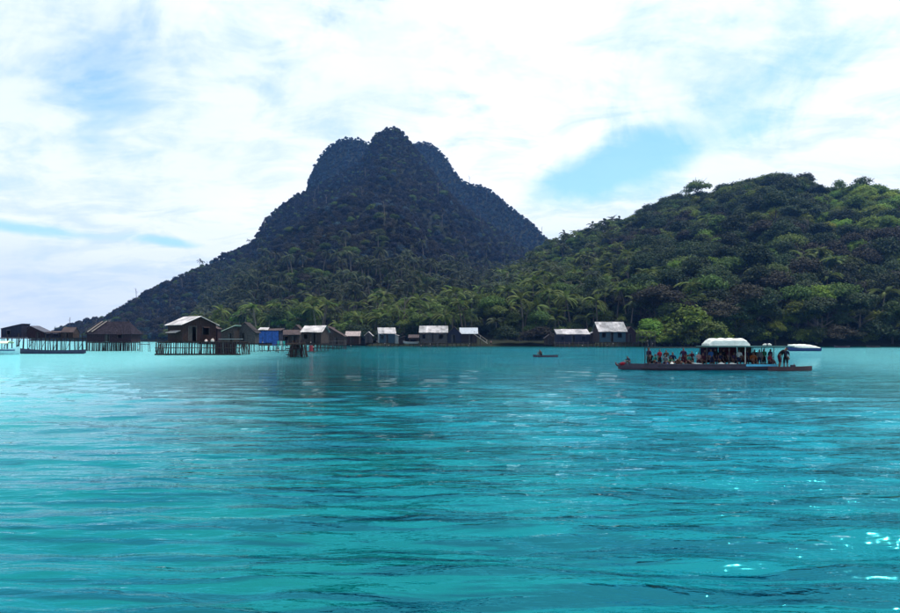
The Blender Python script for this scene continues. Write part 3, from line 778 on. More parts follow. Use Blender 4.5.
special('light', 'hillside_tree', 888, 262, 340, 1.0, 'pale green tree just below the large sunlit one at the right edge', .9)
# ------------------------------------------------------------------ village
wood_dark = mat('weathered_wood_dark', (0.0310, 0.0223, 0.0211), .9, .4, 5, .3, rnd=.3, spec=.1)
wood_red = mat('reddish_boards', (0.0260, 0.0143, 0.0136), .9, .4, 4, .3, rnd=.15, spec=.1)
wood_maroon = mat('maroon_boards', (0.0223, 0.0112, 0.0155), .9, .4, 4, .3, spec=.1)
wood_grey = mat('weathered_wood_grey', (0.0465, 0.0409, 0.0422), .9, .4, 4, .3, rnd=.3, spec=.1)
wood_navy = mat('navy_boards', (0.0149, 0.0155, 0.0298), .9, .4, 4, .3, spec=.1)
wood_pale = mat('pale_timber', (.30, .25, .23), .8, .3, 6, .2, rnd=.25, spec=.2)
wood_blue = mat('faded_blue_boards', (0.0217, 0.0403, 0.0589), .85, .35, 4, .2, spec=.1)
paint_white = mat('limewashed_boards', (0.2232, 0.2356, 0.2480), .8, .2, 3, .15)
zinc = mat('zinc_roofing', (.20, .195, .205), .7, .6, .7, .1, metal=.0, spec=.4)
zinc_white = mat('pale_zinc_roofing', (.29, .275, .285), .7, .6, .7, .1, spec=.3)
zinc_green = mat('greenish_roofing', (.20, .25, .21), .6, .3, 1.2, .1, spec=.3)
rust = mat('rusty_roofing', (0.0403, 0.0279, 0.0298), .8, .5, 1.3, .1, spec=.2)
thatch = mat('thatch', (0.0372, 0.0335, 0.0360), .95, .45, 5, .5, spec=.05)
tarp_blue = mat('blue_tarp', (.010, .055, .24), .6, .35, 2.5, .3, spec=.3)
tarp_teal = mat('teal_cloth', (.03, .30, .28), .7, .3, 4, .2)
cap_dark = mat('drum_cap_dark', (.02, .017, .02), .95, .3, 3, 0, spec=0)  # plain near-black for the drum caps

def boards(b, x0, x1, z0, z1, y, g, holes=(), w=.24, t=.03):
    """upright boards along local x at depth y, leaving openings"""
    n = max(1, int(round((x1 - x0) / w))); w = (x1 - x0) / n
    for i in range(n):
        a, c = x0 + i * w, x0 + (i + 1) * w; mid = (a + c) / 2; dy = g.uniform(-.012, .012)
        segs = [(z0, z1 if not callable(z1) else z1(mid))]
        for (h0, h1, k0, k1) in holes:
            if h0 < mid < h1:
                segs = [(s0, k0) for s0, s1 in segs if k0 > s0] + [(k1, s1) for s0, s1 in segs if s1 > k1]
        for s0, s1 in segs:
            if s1 - s0 > .04: b.box((mid, y + dy, (s0 + s1) / 2 + g.uniform(-.01, .01)), (w - .014, t, s1 - s0))

def corrugated(a, b, c, d, step=.30, amp=.035, t=.025, sag=0.0, seed=0):
    """sheet with eave a-b and ridge d-c; ribs run from eave to ridge"""
    g = random.Random(seed); a, b, c, d = map(Vector, (a, b, c, d)); m = MB()
    n = max(4, int((b - a).length / step) * 2); nrm = (b - a).cross(d - a).normalized(); K = 4
    off = lambda: Vector((0, 0, 0))
    vs = []
    for lay in (0, 1):
        for j in range(K + 1):
            for i in range(n + 1):
                u, v = i / n, j / K
                p = (a * (1 - u) + b * u) * (1 - v) + (d * (1 - u) + c * u) * v
                wob = sag * math.sin(u * 5 + seed) * math.sin(v * 3 + seed * 2)
                vs.append(p + nrm * ((amp if i % 2 else -amp) + wob - lay * t))
    w = n + 1; L_ = (K + 1) * w; fs = []
    for j in range(K):
        for i in range(n):
            q = j * w + i
            fs.append((q, q + 1, q + 1 + w, q + w)); fs.append((L_ + q + w, L_ + q + 1 + w, L_ + q + 1, L_ + q))
    for i in range(n):
        fs.append((i + 1, i, L_ + i, L_ + i + 1)); q = K * w + i; fs.append((q, q + 1, L_ + q + 1, L_ + q))
    for j in range(K):
        q = j * w; fs.append((q, q + w, L_ + q + w, L_ + q)); q = j * w + n; fs.append((q + w, q, L_ + q, L_ + q + w))
    return m.add(vs, fs)

def stilts(root, g, xs, ys, top, m, r=.075, bottom=-.5, lean=.10, name='stilt'):
    """every post is a part of its own"""
    for x in xs:
        for y in ys:
            b = MB(); rr = r * g.uniform(.75, 1.25)
            b.bar((x + g.uniform(-lean, lean), y + g.uniform(-lean, lean), bottom), (x + g.uniform(-.03, .03), y, top), rr, rr * .85, 6)
            b.build(name, m, root)

def deck(root, g, x0, x1, y0, y1, z, m, name='deck'):
    b = MB(); n = max(2, int((x1 - x0) / .28)); w = (x1 - x0) / n
    for i in range(n): b.box((x0 + (i + .5) * w, (y0 + y1) / 2 + g.uniform(-.08, .08), z + g.uniform(-.008, .008)), (w - .02, y1 - y0, .05))
    b.build(name, m, root)
    b = MB()
    for y in (y0 + .15, (y0 + y1) / 2, y1 - .15): b.box(((x0 + x1) / 2, y, z - .10), (x1 - x0, .12, .13))
    b.build('joist', m, root)

def hut(name, label, px0, px1, Y, floor, eave, ridge, d, roof, wm, rm, rz=0.0, legs=None, seed=0, holes=((.35, .55, 'door'),), over=.35,
        cat='house', group=None, side=None, skew=0.0, leg_m=None, ground=-.5, porch=0, rsag=.02, panels=1):
    """a board hut: photo columns of its two ends, distance, heights above the water"""
    g = random.Random(seed); X = (gx(px0, Y) + gx(px1, Y)) / 2; w = (gx(px1, Y) - gx(px0, Y) - abs(math.sin(rz)) * d) / math.cos(rz)
    r = empty(name, (X, Y + d / 2, 0), rz); tag(r, label, cat, group)
    hw, hd = w / 2, d / 2; side = side or wm
    y0 = -hd
    hl = []
    for a, c, kind in holes:
        xa, xc = -hw + w * a, -hw + w * c
        z0 = floor + .03 if kind == 'door' else floor + (eave - floor) * .38; z1 = floor + (eave - floor) * .84
        hl.append((xa, xc, z0, z1))
        fb = MB(); fb.box(((xa + xc) / 2, y0 - .03, z1 + .04), (xc - xa + .16, .06, .09)); fb.box((xa - .03, y0 - .03, (z0 + z1) / 2), (.08, .06, z1 - z0)); fb.box((xc + .03, y0 - .03, (z0 + z1) / 2), (.08, .06, z1 - z0))
        f = fb.build('door_frame' if kind == 'door' else 'window_frame', wood_grey, r)
        if kind == 'door':
            db = MB(); boards(db, xa + .03, xa + (xc - xa) * .5, z0, z1 - .03, y0 + .12, g, w=.16); db.build('door', wood_grey, r)
        else:
            sb = MB(); sb.slab((xa, y0 - .5, z1 - .15), (xc, y0 - .5, z1 - .15), (xc, y0 - .05, z1 + .02), (xa, y0 - .05, z1 + .02), .03); sb.build('shutter', wm, f)
    kind = roof
    if kind == 'gable_front': top = lambda x: eave + (ridge - eave) * (1 - abs(x - skew * hw) / (hw * (1 + abs(skew))))
    elif kind == 'shed_x': top = lambda x: eave + (ridge - eave) * (x + hw) / w
    elif kind == 'shed_x_rev': top = lambda x: ridge + (eave - ridge) * (x + hw) / w
    else: top = eave
    b = MB(); boards(b, -hw, hw, floor, top, y0, g, hl); b.build('wall', wm, r)
    b = MB(); boards(b, -hw, hw, floor, top if kind != 'shed_y' else ridge, hd, g); b.build('wall', side, r)
    for sgn in (-1, 1):
        e2 = top(sgn * hw) if callable(top) else eave
        b = MB()
        q = MB()
        tf = (lambda y: eave + (ridge - eave) * (1 - abs(y) / hd)) if kind in ('gable_side', 'hip') else (lambda y: eave + (ridge - eave) * (y + hd) / d) if kind == 'shed_y' else e2
        boards(q, -hd + .02, hd - .02, floor, tf if kind != 'hip' else eave, 0, g)
        vs = [(sgn * (hw - .02) + v[1], v[0], v[2]) for v in q.v]; b.add(vs, q.f if sgn > 0 else q.f); b.build('wall', side, r)
    o = over; sl = (ridge - eave)
    def sheet(nm, *pts, k=0):
        if panels > 1 and nm == 'roof_front':
            A, B, C_, D = map(Vector, pts)
            for i in range(panels):
                u0, u1 = i / panels, (i + 1) / panels
                lift = Vector((0, 0, .02 * (i % 2)))
                corrugated(A.lerp(B, u0) + lift, A.lerp(B, u1) + lift, D.lerp(C_, u1) + lift, D.lerp(C_, u0) + lift, sag=rsag, seed=seed + i).build('roof_panel', rm if i % 3 else zinc_white if rm is zinc else zinc, r)
        else: corrugated(*pts, sag=rsag, seed=seed + k).build('roof', rm, r)
    if kind == 'gable_front':
        ap = skew * hw; ext = o * sl / hw
        sheet('roof', (-hw - o, hd + o, eave - ext), (-hw - o, -hd - o, eave - ext), (ap, -hd - o, ridge + .05), (ap, hd + o, ridge + .05))
        sheet('roof', (hw + o, -hd - o, eave - ext), (hw + o, hd + o, eave - ext), (ap, hd + o, ridge + .05), (ap, -hd - o, ridge + .05), k=3)
    elif kind in ('gable_side', 'hip'):
        ext = o * sl / hd; hx = hw + o - (hw * .38 if kind == 'hip' else 0)
        sheet('roof_front', (-hw - o, -hd - o, eave - ext), (hw + o, -hd - o, eave - ext), (hx, 0, ridge + .05), (-hx, 0, ridge + .05))
        sheet('roof', (hw + o, hd + o, eave - ext), (-hw - o, hd + o, eave - ext), (-hx, 0, ridge + .05), (hx, 0, ridge + .05), k=3)
        if kind == 'hip':
            for s in (-1, 1):
                q = MB(); pts = [(s * (hw + o), -s * (hd + o) * -1 if False else -(hd + o), eave - ext), (s * (hw + o), hd + o, eave - ext), (s * hx, 0, ridge + .05)]
                if s < 0: pts = pts[::-1]
                a, c, e = map(Vector, pts); n_ = (c - a).cross(e - a).normalized() * .04
                q.add([a, c, e, a - n_, c - n_, e - n_], [(0, 1, 2), (5, 4, 3), (0, 3, 4, 1), (1, 4, 5, 2), (2, 5, 3, 0)]); q.build('roof', rm, r)
    elif kind == 'shed_y':
        ext = o * sl / d
        sheet('roof_front', (-hw - o, -hd - o, eave - ext), (hw + o, -hd - o, eave - ext), (hw + o, hd + o, ridge + ext), (-hw - o, hd + o, ridge + ext))
    elif kind == 'shed_x':
        ext = o * sl / w
        sheet('roof', (-hw - o, hd + o, eave - ext), (-hw - o, -hd - o, eave - ext), (hw + o, -hd - o, ridge + ext), (hw + o, hd + o, ridge + ext))
    elif kind == 'shed_x_rev':
        ext = o * sl / w
        sheet('roof', (hw + o, -hd - o, eave - ext), (hw + o, hd + o, eave - ext), (-hw - o, hd + o, ridge + ext), (-hw - o, -hd - o, ridge + ext))
    deck(r, g, -hw, hw, -hd - porch, hd, floor - .05, wood_dark)
    if legs:
        nx, ny = legs
        stilts(r, g, np.linspace(-hw + .1, hw - .1, nx), np.linspace(-hd - porch + .1, hd - .1, ny), floor - .08, leg_m or wood_dark, bottom=ground)
    return r

def pole_rack(name, label, px0, px1, Y, z0, z1, m, rows=3, cat='rack', ground=-.4, seed=0, group=None):
    g = random.Random(seed); X0, X1 = gx(px0, Y), gx(px1, Y); w = X1 - X0
    r = empty(name, ((X0 + X1) / 2, Y, 0)); tag(r, label, cat, group)
    n = max(2, int(w / 1.3) + 1)
    for i in range(n):
        x = -w / 2 + w * i / (n - 1)
        for y in (-.5, .5): MB().bar((x + g.uniform(-.2, .2), y, ground), (x, y * .6, z1 + g.uniform(.0, .4)), .06, .045).build('post', wood_grey, r)
    for k in range(rows):
        z = z0 + (z1 - z0) * k / max(1, rows - 1)
        MB().bar((-w / 2 - .3, -.5, z + g.uniform(-.1, .1)), (w / 2 + .3, -.5, z + g.uniform(-.1, .1)), .065, .05).build('rail', m, r)
    return r

# --- the big house on its staked platform
def stilt_house():
    Y = 112; g = random.Random(31)
    h = hut('stilt_house', 'reddish brown board house with pale tin gable roof on the staked platform', 162.5, 210, Y, 2.2, 4.95, 6.15, 5.0, 'gable_front', wood_red, zinc_white,
            rz=math.radians(47), seed=31, holes=((.18, .40, 'door'), (.6, .78, 'window')), over=.45, legs=(3, 3))
    # awning on its left wall
    b = MB(); w2 = 2.4
    corrugated((-w2 - 1.35, 1.6, 3.55), (-w2 - 1.35, -1.9, 3.55), (-w2 + .05, -1.9, 4.1), (-w2 + .05, 1.6, 4.1)).build('awning', zinc, h)
    p = empty('stilt_platform', (gx(199, Y), Y + 2.4, 0)); tag(p, 'long platform fenced with close upright stakes under the red-brown house', 'platform')
    hw = gx(240, Y) - gx(199, Y); hd = 2.7
    deck(p, g, -hw, hw, -hd, hd, 2.08, wood_dark)
    xs = np.linspace(-hw, hw, 36)
    for i, x in enumerate(xs):
        x = x + g.uniform(-.10, .10); z = 2.02 + (g.uniform(0, .35) if g.random() < .3 else 0); m = wood_grey if g.random() < .35 else wood_dark
        MB().bar((x * 1.02 + g.uniform(-.12, .12) , -hd - .1, -.5), (x, -hd - .05, z), .07 * g.uniform(.8, 1.5), .06, 5).build('stake', m, p)
    for x in np.linspace(-hw, hw, 14): MB().bar((x * 1.01, hd, -.5), (x, hd, 2.02), .08, .07, 5).build('stake', wood_dark, p)
    for y in np.linspace(-hd + .6, hd - .6, 6):
        for s in (-1, 1): MB().bar((s * (hw + .35), y, -.5), (s * hw, y, 2.02), .08, .07, 5).build('stake', wood_dark, p)
    for z, rr in ((.12, .13), (1.15, .06)):
        MB().bar((-hw - .3, -hd - .18, z), (hw + .3, -hd - .18, z), rr, rr, 6).build('rail', wood_dark, p)
    b = MB(); boards(b, hw - 3.9, hw - .5, .15, 1.9, -hd + .05, g, w=.3); b.build('plank_screen', wood_maroon, p)
    # things on the deck
    t = empty('work_bench', (gx(231, Y), Y - .1, 2.11)); tag(t, 'low bench with a whitish top at the right end of the staked platform', 'bench')
    MB().box((0, 0, .42), (3.6, .9, .07)).build('bench_top', paint_white, t)
    for x in (-1.6, 0, 1.6):
        for y in (-.35, .35): MB().bar((x, y, 0), (x, y, .39), .04).build('leg', wood_dark, t)
    for i, (px, lab) in enumerate(((206.5, 'pinkish cloth bundle left on the platform before the house door'), (213, 'taller pale bundle between the house and the bench'))):
        t = empty('cloth_bundle', (gx(px, Y), Y - .2 , 2.105)); tag(t, lab, 'bundle')
        bm = bmesh.new(); bmesh.ops.create_icosphere(bm, subdivisions=3, radius=.24 + .05 * i)
        for v in bm.verts:
            n = math.sin(v.co.x * 13 + i) * math.sin(v.co.y * 11) * .05
            v.co *= 1 + n; v.co.z = max(v.co.z * (.8 + .35 * i), -.15) + .15
        me = bpy.data.meshes.new('sack'); bm.to_mesh(me); bm.free(); me.materials.append(mat('pink_cloth', (.5, .36, .34), .9, .25, 6, .4) if i == 0 else wood_pale); link('sack', me, t)
        MB().bar((0, 0, .30 + .16 * i), (.04, 0, .42 + .18 * i), .05, .08, 8).build('knot', wood_pale, t)
    hut('annex', 'small dark red hut squeezed against the right side of the gabled stilt house', 210, 217.5, Y + 4.5, 2.2, 4.3, 4.9, 1.9, 'shed_x_rev', wood_maroon, rust, seed=5, legs=(2, 2), over=.2, cat='hut')
stilt_house()

# --- huts between the stilt house and the mountain foot
hut('thatched_hut', 'grey thatched hut with its gable end between the staked platform and the blue hut', 234, 255, 138, 1.7, 4.0, 5.75, 3.0, 'gable_front', wood_grey, thatch, seed=7, legs=(5, 3), holes=((.3, .5, 'door'),), cat='hut', skew=.05)
hut('lean_to_hut', 'lean-to with greenish tin roof rising towards the grey thatched hut', 221.5, 234, 134, 1.7, 4.0, 5.0, 3.4, 'shed_x', wood_dark, zinc_green, seed=8, legs=(4, 2), cat='hut', holes=((.5, .8, 'door'),))
def blue_hut():
    h = hut('tarp_hut', 'hut wrapped in bright blue tarpaulin with a scrap of white roof', 259, 279, 150, 1.3, 4.35, 4.75, 3.6, 'shed_y', wood_navy, rust, seed=9, legs=(5, 2), cat='hut', holes=())
    g = random.Random(2); Y = 150; w = (gx(279, Y) - gx(259, Y))
    for i in range(3):      # hanging tarps with folds
        x0 = -w / 2 + i * w / 3; n = 14; v = []; f = []
        z0 = 4.3 - g.uniform(0, .15); z1 = 1.2 + g.uniform(-.25, .5)
        for j in range(n + 1):
            x = x0 + (w / 3 - .05) * j / n; y = -1.95 - .07 * math.sin(j * 1.7 + i)
            v += [(x, y, z0), (x + g.uniform(-.05, .05), y - .05, z1 + g.uniform(-.08, .08)), (x, y + .02, z0), (x, y - .03, z1)]
        for j in range(n):
            a = j * 4; f += [(a, a + 1, a + 5, a + 4), (a + 2, a + 6, a + 7, a + 3)]
        MB().add(v, f).build('tarp', tarp_blue, h, smooth=True)
    corrugated((-w / 2 - .2, -2.4, 4.42), (-w / 2 + 2.0, -2.4, 4.42), (-w / 2 + 1.9, -.6, 4.95), (-w / 2 - .1, -.6, 4.95)).build('patch_roof', zinc_white, h)
blue_hut()
hut('dark_hut', 'low dark hut with one pale roof sheet right of the blue hut', 281, 299, 158, 1.3, 3.6, 4.5, 4.2, 'gable_side', wood_dark, rust, seed=12, legs=(5, 2), cat='hut', holes=((.2, .4, 'window'), (.6, .8, 'door')))
hut('white_roof_hut', 'stilt hut under a wide whitish tin roof, nearest the post cluster', 301.5, 325, 148, 1.6, 4.1, 5.3, 5.0, 'gable_side', wood_dark, zinc_white, rz=math.radians(-9), seed=13, legs=(6, 3), cat='hut', holes=((.1, .3, 'window'), (.5, .72, 'door')), rsag=.05)
hut('slanted_hut', 'brown hut with roof slanting down to the right of the white-roofed hut', 329, 344, 185, .9, 3.3, 5.6, 4.5, 'shed_x_rev', wood_dark, rust, seed=14, legs=(4, 2), cat='hut')
hut('pink_roof_hut', 'small brown hut with faded pinkish roof at the left end of the beach', 346, 359, 212, 1.0, 3.5, 4.7, 4, 'gable_side', wood_red, mat('pinkish_roofing', (.22, .18, .18), .7, .3, 1.5, .1), seed=15, legs=(4, 2), cat='hut')
hut('tiny_hut', 'tiny pale-roofed hut just left of the white beach house', 365, 372, 226, 1.1, 3.7, 4.7, 2.5, 'gable_front', wood_grey, zinc, seed=16, legs=(3, 2), cat='hut')
def post_cluster():
    Y = 100; g = random.Random(8); p = empty('post_cluster', (gx(296, Y), Y + 1, 0)); tag(p, 'dense cluster of dark flared posts standing in the water under the white-roofed hut', 'posts')
    for i in range(30):
        x = g.uniform(-1.1, 1.1); y = g.uniform(-1, 1); z = g.uniform(1.3, 2.7)
        MB().bar((x * 1.35 + g.uniform(-.1, .1), y * 1.3, -.5), (x * .95, y, z), .09 * g.uniform(.7, 1.3), .06, 5).build('post', wood_dark if g.random() < .7 else wood_maroon, p)
    for z in (.35, 1.2, 1.9): MB().bar((-1.4, -1.15, z), (1.4, -1.1, z + .08), .07, .06, 5).build('rail', wood_dark, p)
    MB().box((0, 0, 1.75), (2.3, 2.0, .08)).build('deck', wood_dark, p)
post_cluster()
pole_rack('drying_rack', 'leaning pole rack in the shallows between the post cluster and the slanted hut', 314, 345, 165, .4, 1.9, wood_grey, 3, seed=3)
pole_rack('drying_rack', 'crooked dark pole rack below the blue and dark huts', 262, 290, 136, .3, 1.4, wood_dark, 2, seed=4)
def drum(px, Y, z, m, label, h=.9, r=.3, name='drum', cat='drum'):
    d = empty(name, (gx(px, Y), Y, z)); tag(d, label, cat)
    MB().tube([(0, 0, 0), (0, 0, h * .33), (0, 0, h * .34), (0, 0, h * .37), (0, 0, h * .66), (0, 0, h * .67), (0, 0, h * .7), (0, 0, h)], [r, r, r * 1.06, r, r, r * 1.06, r, r * .98], 14).build('barrel', m, d)
    MB().bar((r * .5, 0, h), (r * .5, 0, h + .04), .05, .05, 8).build('cap', cap_dark, d)
red_plastic = mat('red_plastic', (.16, .008, .02), .45, .1, 3, 0)
white_plastic = mat('white_plastic', (.72, .70, .70), .5, .1, 3, .05)
blue_plastic = mat('blue_plastic', (.03, .10, .32), .45, .1, 3, 0)
def raft(px, Y, w, label):
    r = empty('raft', (gx(px, Y), Y, 0)); tag(r, label, 'raft')
    for i in range(5): MB().bar((-w / 2, -.5 + i * .25, .06), (w / 2, -.48 + i * .25, .06), .1, .09, 7).build('log', wood_grey, r)
raft(311, 138, 1.9, 'small log raft carrying a red drum below the white-roofed hut')
drum(311, 138, .155, red_plastic, 'red drum standing on the small raft below the white-roofed hut', 1.1, .38)
drum(344, 208, float(height(gx(344, 208), 208)) if float(height(gx(344, 208), 208)) > 0 else 1.0, white_plastic, 'white drum in front of the pink-roofed hut', 1.0, .55)
def laundry(px0, px1, Y, z, cols, label):
    X0, X1 = gx(px0, Y), gx(px1, Y); w = X1 - X0; r = empty('washing_line', ((X0 + X1) / 2, Y, 0)); tag(r, label, 'washing line')
    for x in (-w / 2, w / 2): MB().bar((x, 0, -.4), (x, 0, z + .2), .06, .05).build('post', wood_grey, r)
    MB().bar((-w / 2, 0, z), (w / 2, 0, z), .012, .012, 4).build('line', wood_grey, r)
    g = random.Random(3); n = len(cols)
    for i, m in enumerate(cols):
        x = -w / 2 + w * (i + .5) / n; q = w / n * .4; v = []; f = []
        for j in range(7):
            xx = x - q + 2 * q * j / 6; dy = .04 * math.sin(j * 2.1)
            v += [(xx, dy, z), (xx, dy * 2, z - g.uniform(.9, 1.15))]
        f = [(2 * j, 2 * j + 1, 2 * j + 3, 2 * j + 2) for j in range(6)]
        MB().add(v, f).build('cloth', m, r)
laundry(277, 288, 142, 2.1, [tarp_teal, mat('faded_cloth', (.3, .4, .4), .9, .2, 5, .1), tarp_teal, wood_navy], 'washing line of teal and grey cloths right of the blue hut')

# --- beach houses
hut('white_beach_house', 'white-walled beach house with pale tin roof and grey porch gap', 376, 395, 224, 1.2, 4.3, 6.0, 6, 'gable_side', wood_blue, zinc_white, seed=18, legs=(5, 2), holes=((.1, .28, 'window'), (.42, .55, 'door')), side=paint_white, rz=math.radians(10), rsag=.03, panels=3)
hut('pale_side_hut', 'pale grey walled hut joined to the right of the white beach house', 390, 398, 232, .9, 3.6, 4.3, 3, 'shed_x_rev', paint_white, zinc, seed=19, legs=(3, 2), holes=(), cat='hut')
hut('long_beach_house', 'long grey house with whitish roof, widest on the beach left of centre', 420, 447, 220, 1.2, 4.6, 6.5, 6, 'gable_side', wood_grey, zinc_white, seed=20, legs=(8, 3), holes=((.08, .2, 'window'), (.4, .5, 'door'), (.7, .85, 'window')), panels=4)
hut('gabled_wing', 'bluish gabled wing attached to the right of the long grey beach house', 447.5, 461, 221, 1.2, 4.1, 6.3, 6, 'gable_front', wood_navy, rust, seed=21, legs=(4, 3), holes=((.3, .55, 'door'),))
hut('small_roof_house', 'house with bluish white roof beside the wooden stairway', 460.5, 477, 226, 1.2, 4.3, 6.0, 5, 'gable_side', wood_dark, mat('bluish_zinc', (.27, .30, .34), .5, .2, 1.5, .1), seed=22, legs=(4, 2), holes=((.5, .7, 'door'),))
def stairway():
    Y = 220; r = empty('stairway', (gx(480, Y), Y, 0)); tag(r, 'pale wooden stairway sloping down to the right of the bluish-roofed house', 'stairs')
    a, b = Vector((-2.0, 0, 4.0)), Vector((2.3, 0, 1.0))
    for y in (-.5, .5): MB().bar(a + Vector((0, y, 0)), b + Vector((0, y, 0)), .09, .09, 4).build('stringer', wood_pale, r)
    for i in range(11): MB().box(a.lerp(b, (i + .5) / 11) + Vector((0, 0, .08)), (.34, 1.0, .05)).build('step', wood_pale, r)
    for t in (.05, .5, .95):
        for y in (-.5, .5): MB().bar(a.lerp(b, t) + Vector((0, y, 0)), a.lerp(b, t) + Vector((0, y, .95)), .04).build('post', wood_pale, r)
    MB().bar(a + Vector((0, -.5, .95)), b + Vector((0, -.5, .95)), .045).build('handrail', wood_pale, r)
    MB().bar((-1.9, .4, 0), (-1.9, .4, 3.95), .09).build('post', wood_dark, r); MB().bar((0.1, .4, 0), (0.1, .4, 2.5), .09).build('post', wood_dark, r)
stairway()
hut('low_blue_house', 'low dark blue-grey house with narrow white roof left of the largest house', 557, 590, 219, 1.0, 3.9, 5.5, 5.5, 'shed_y', wood_navy, zinc_white, seed=23, legs=(9, 3), holes=((.12, .22, 'window'), (.45, .54, 'door'), (.75, .87, 'window')), over=.15, panels=5)
def big_house():
    h = hut('big_tin_house', 'largest shore house, blue walls under a broad panelled tin roof', 597, 626, 213, 1.5, 5.0, 7.6, 6.5, 'gable_side', wood_blue, zinc, rz=math.radians(6), seed=24, legs=(8, 3), holes=((.1, .24, 'window'), (.42, .52, 'door'), (.7, .86, 'window')), over=.5, panels=5, side=wood_dark)
    hut('dark_side_house', 'dark purple-brown side building under the right end of the broad tin roof', 625, 636, 219, 1.5, 4.4, 6.2, 4.5, 'gable_front', wood_maroon, rust, seed=25, legs=(4, 2), holes=((.3, .6, 'door'),))
big_house()
pole_rack('timber_rack', 'rack of pale horizontal poles right of the largest shore house', 638, 655, 222, 1.6, 4.6, wood_grey, 3, seed=9)

hut('store_shed', 'tiny dark store shed between the joined pale hut and the beached canoe', 399, 404, 234, .7, 2.6, 3.2, 2.2, 'shed_x', wood_dark, rust, seed=51, legs=(2, 2), cat='shed', holes=())
hut('net_shed', 'low open net shed with rusty roof left of the long grey beach house', 409, 418, 230, .8, 2.9, 3.7, 2.5, 'shed_y', wood_dark, rust, seed=52, legs=(3, 2), cat='shed', holes=((.15, .8, 'window'),))
hut('cook_hut', 'small dark cook hut on the bare beach left of the low blue-grey house', 545, 554, 226, .8, 2.8, 3.8, 2.6, 'gable_front', wood_dark, thatch, seed=53, legs=(3, 2), cat='hut', holes=((.3, .6, 'door'),))
hut('rear_hut', 'brown hut with rusty roof peeping out behind the dark hut with pale sheet', 290, 303, 172, 1.3, 4.3, 5.9, 3, 'gable_front', wood_dark, rust, seed=54, legs=(3, 2), cat='hut', holes=())
hut('rear_hut', 'dark hut half hidden behind the slanted brown hut', 318, 333, 196, 1.0, 4.0, 5.7, 3, 'gable_side', wood_grey, rust, seed=55, legs=(4, 2), cat='hut', holes=())
hut('middle_hut', 'narrow hut with grey roof between the low blue-grey house and the largest house', 588, 595, 226, 1.0, 3.9, 4.9, 3, 'shed_x', wood_dark, zinc, seed=56, legs=(3, 2), cat='hut', holes=())
pole_rack('fence_rail', 'row of short posts and rails in front of the long grey beach house', 424, 446, 212, .5, 1.3, wood_grey, 2, cat='fence', seed=57)
pole_rack('fence_rail', 'row of posts and rails in the shallows before the low blue-grey house', 555, 588, 206, .4, 1.4, wood_dark, 2, cat='fence', seed=58)

# --- left: pier and its shacks
def pier():
    Y = 150; g = random.Random(40); p = empty('pier', (gx(45, Y), Y, 0)); tag(p, 'long rickety wooden pier on thin stilts at the left edge', 'pier')
    x0, x1 = gx(-6, Y) - gx(45, Y), gx(90, Y) - gx(45, Y)
    deck(p, g, x0, x1, -1.3, 3.6, 2.75, wood_dark)
    for i, x in enumerate(np.linspace(x0, x1, 24)):
        for y in (-1.2, 3.4):
            m = wood_dark if g.random() < .7 else wood_maroon; x2 = x + g.uniform(-.25, .25); top = 2.7 if g.random() < .55 or y > 0 else g.uniform(3.2, 3.8)
            MB().bar((x2 + g.uniform(-.25, .25), y + g.uniform(-.2, .2), -.5), (x2, y, top), .10 * g.uniform(.7, 1.4), .07, 5).build('stilt', m, p)
        if i % 3 == 0: MB().bar((x, -1.25, .3), (x + 1.3, -1.25, 2.6), .05, .05, 4).build('brace', wood_dark, p)
    MB().bar((x0 + 14, -1.25, 3.45), (x1, -1.25, 3.5), .045, .04, 4).build('handrail', wood_dark, p)
pier()
hut('navy_shack', 'navy shack with roof slanting up to the right at the far left of the pier', 1, 21.5, 151, 2.8, 4.75, 5.75, 3, 'shed_x', wood_navy, mat('dark_roofing', (.07, .07, .10), .8, .3, 1.5, .1), seed=41, cat='hut', holes=((.3, .45, 'window'),), over=.15)
hut('maroon_shack', 'maroon shack with hipped grey roof, second on the pier', 27, 44, 151.5, 2.8, 4.1, 5.3, 3, 'gable_front', wood_maroon, mat('slate_roofing', (.06, .065, .09), .8, .3, 1.5, .1), seed=42, cat='hut', holes=((.55, .75, 'door'),), over=.25, skew=-.55)
hut('open_shelter', 'low flat dark shelter right of the maroon shack on the pier', 45, 60, 151.5, 2.8, 3.9, 4.2, 2.6, 'shed_y', wood_navy, rust, seed=43, cat='hut', holes=((.1, .4, 'window'), (.55, .9, 'window')), over=.1)
hut('pier_hut', 'small dark hut standing in the middle of the pier under the low hill', 61, 73, 151, 2.8, 4.0, 5.0, 2.6, 'gable_side', wood_dark, rust, seed=44, cat='hut', holes=((.3, .6, 'door'),), over=.1)
def long_shed():
    h = hut('long_shed', 'long dark maroon shed with slanting thatched roof at the end of the pier', 87, 131, 146, 1.9, 3.9, 6.1, 4.4, 'hip', wood_maroon, mat('dark_thatch', (.022, .019, .026), .95, .5, 2, .5, spec=0), seed=45, cat='shed', holes=((.42, .5, 'door'), (.7, .8, 'window')), over=.4, legs=(22, 3))
    g = random.Random(6)
    for i in range(4):
        a = Vector((-4.7 + i * .45, -2.6, 3.95 + .02 * i)); MB().bar(a, a + Vector((2.0, 2.3, 2.25)), .09, .07, 5).build('roof_pole', wood_pale if i % 2 else wood_grey, h)
long_shed()
pole_rack('mooring_rail', 'thin mooring rail standing in open water right of the long shed', 141, 149, 140, 1.5, 2.1, wood_grey, 1, seed=10, cat='rail')

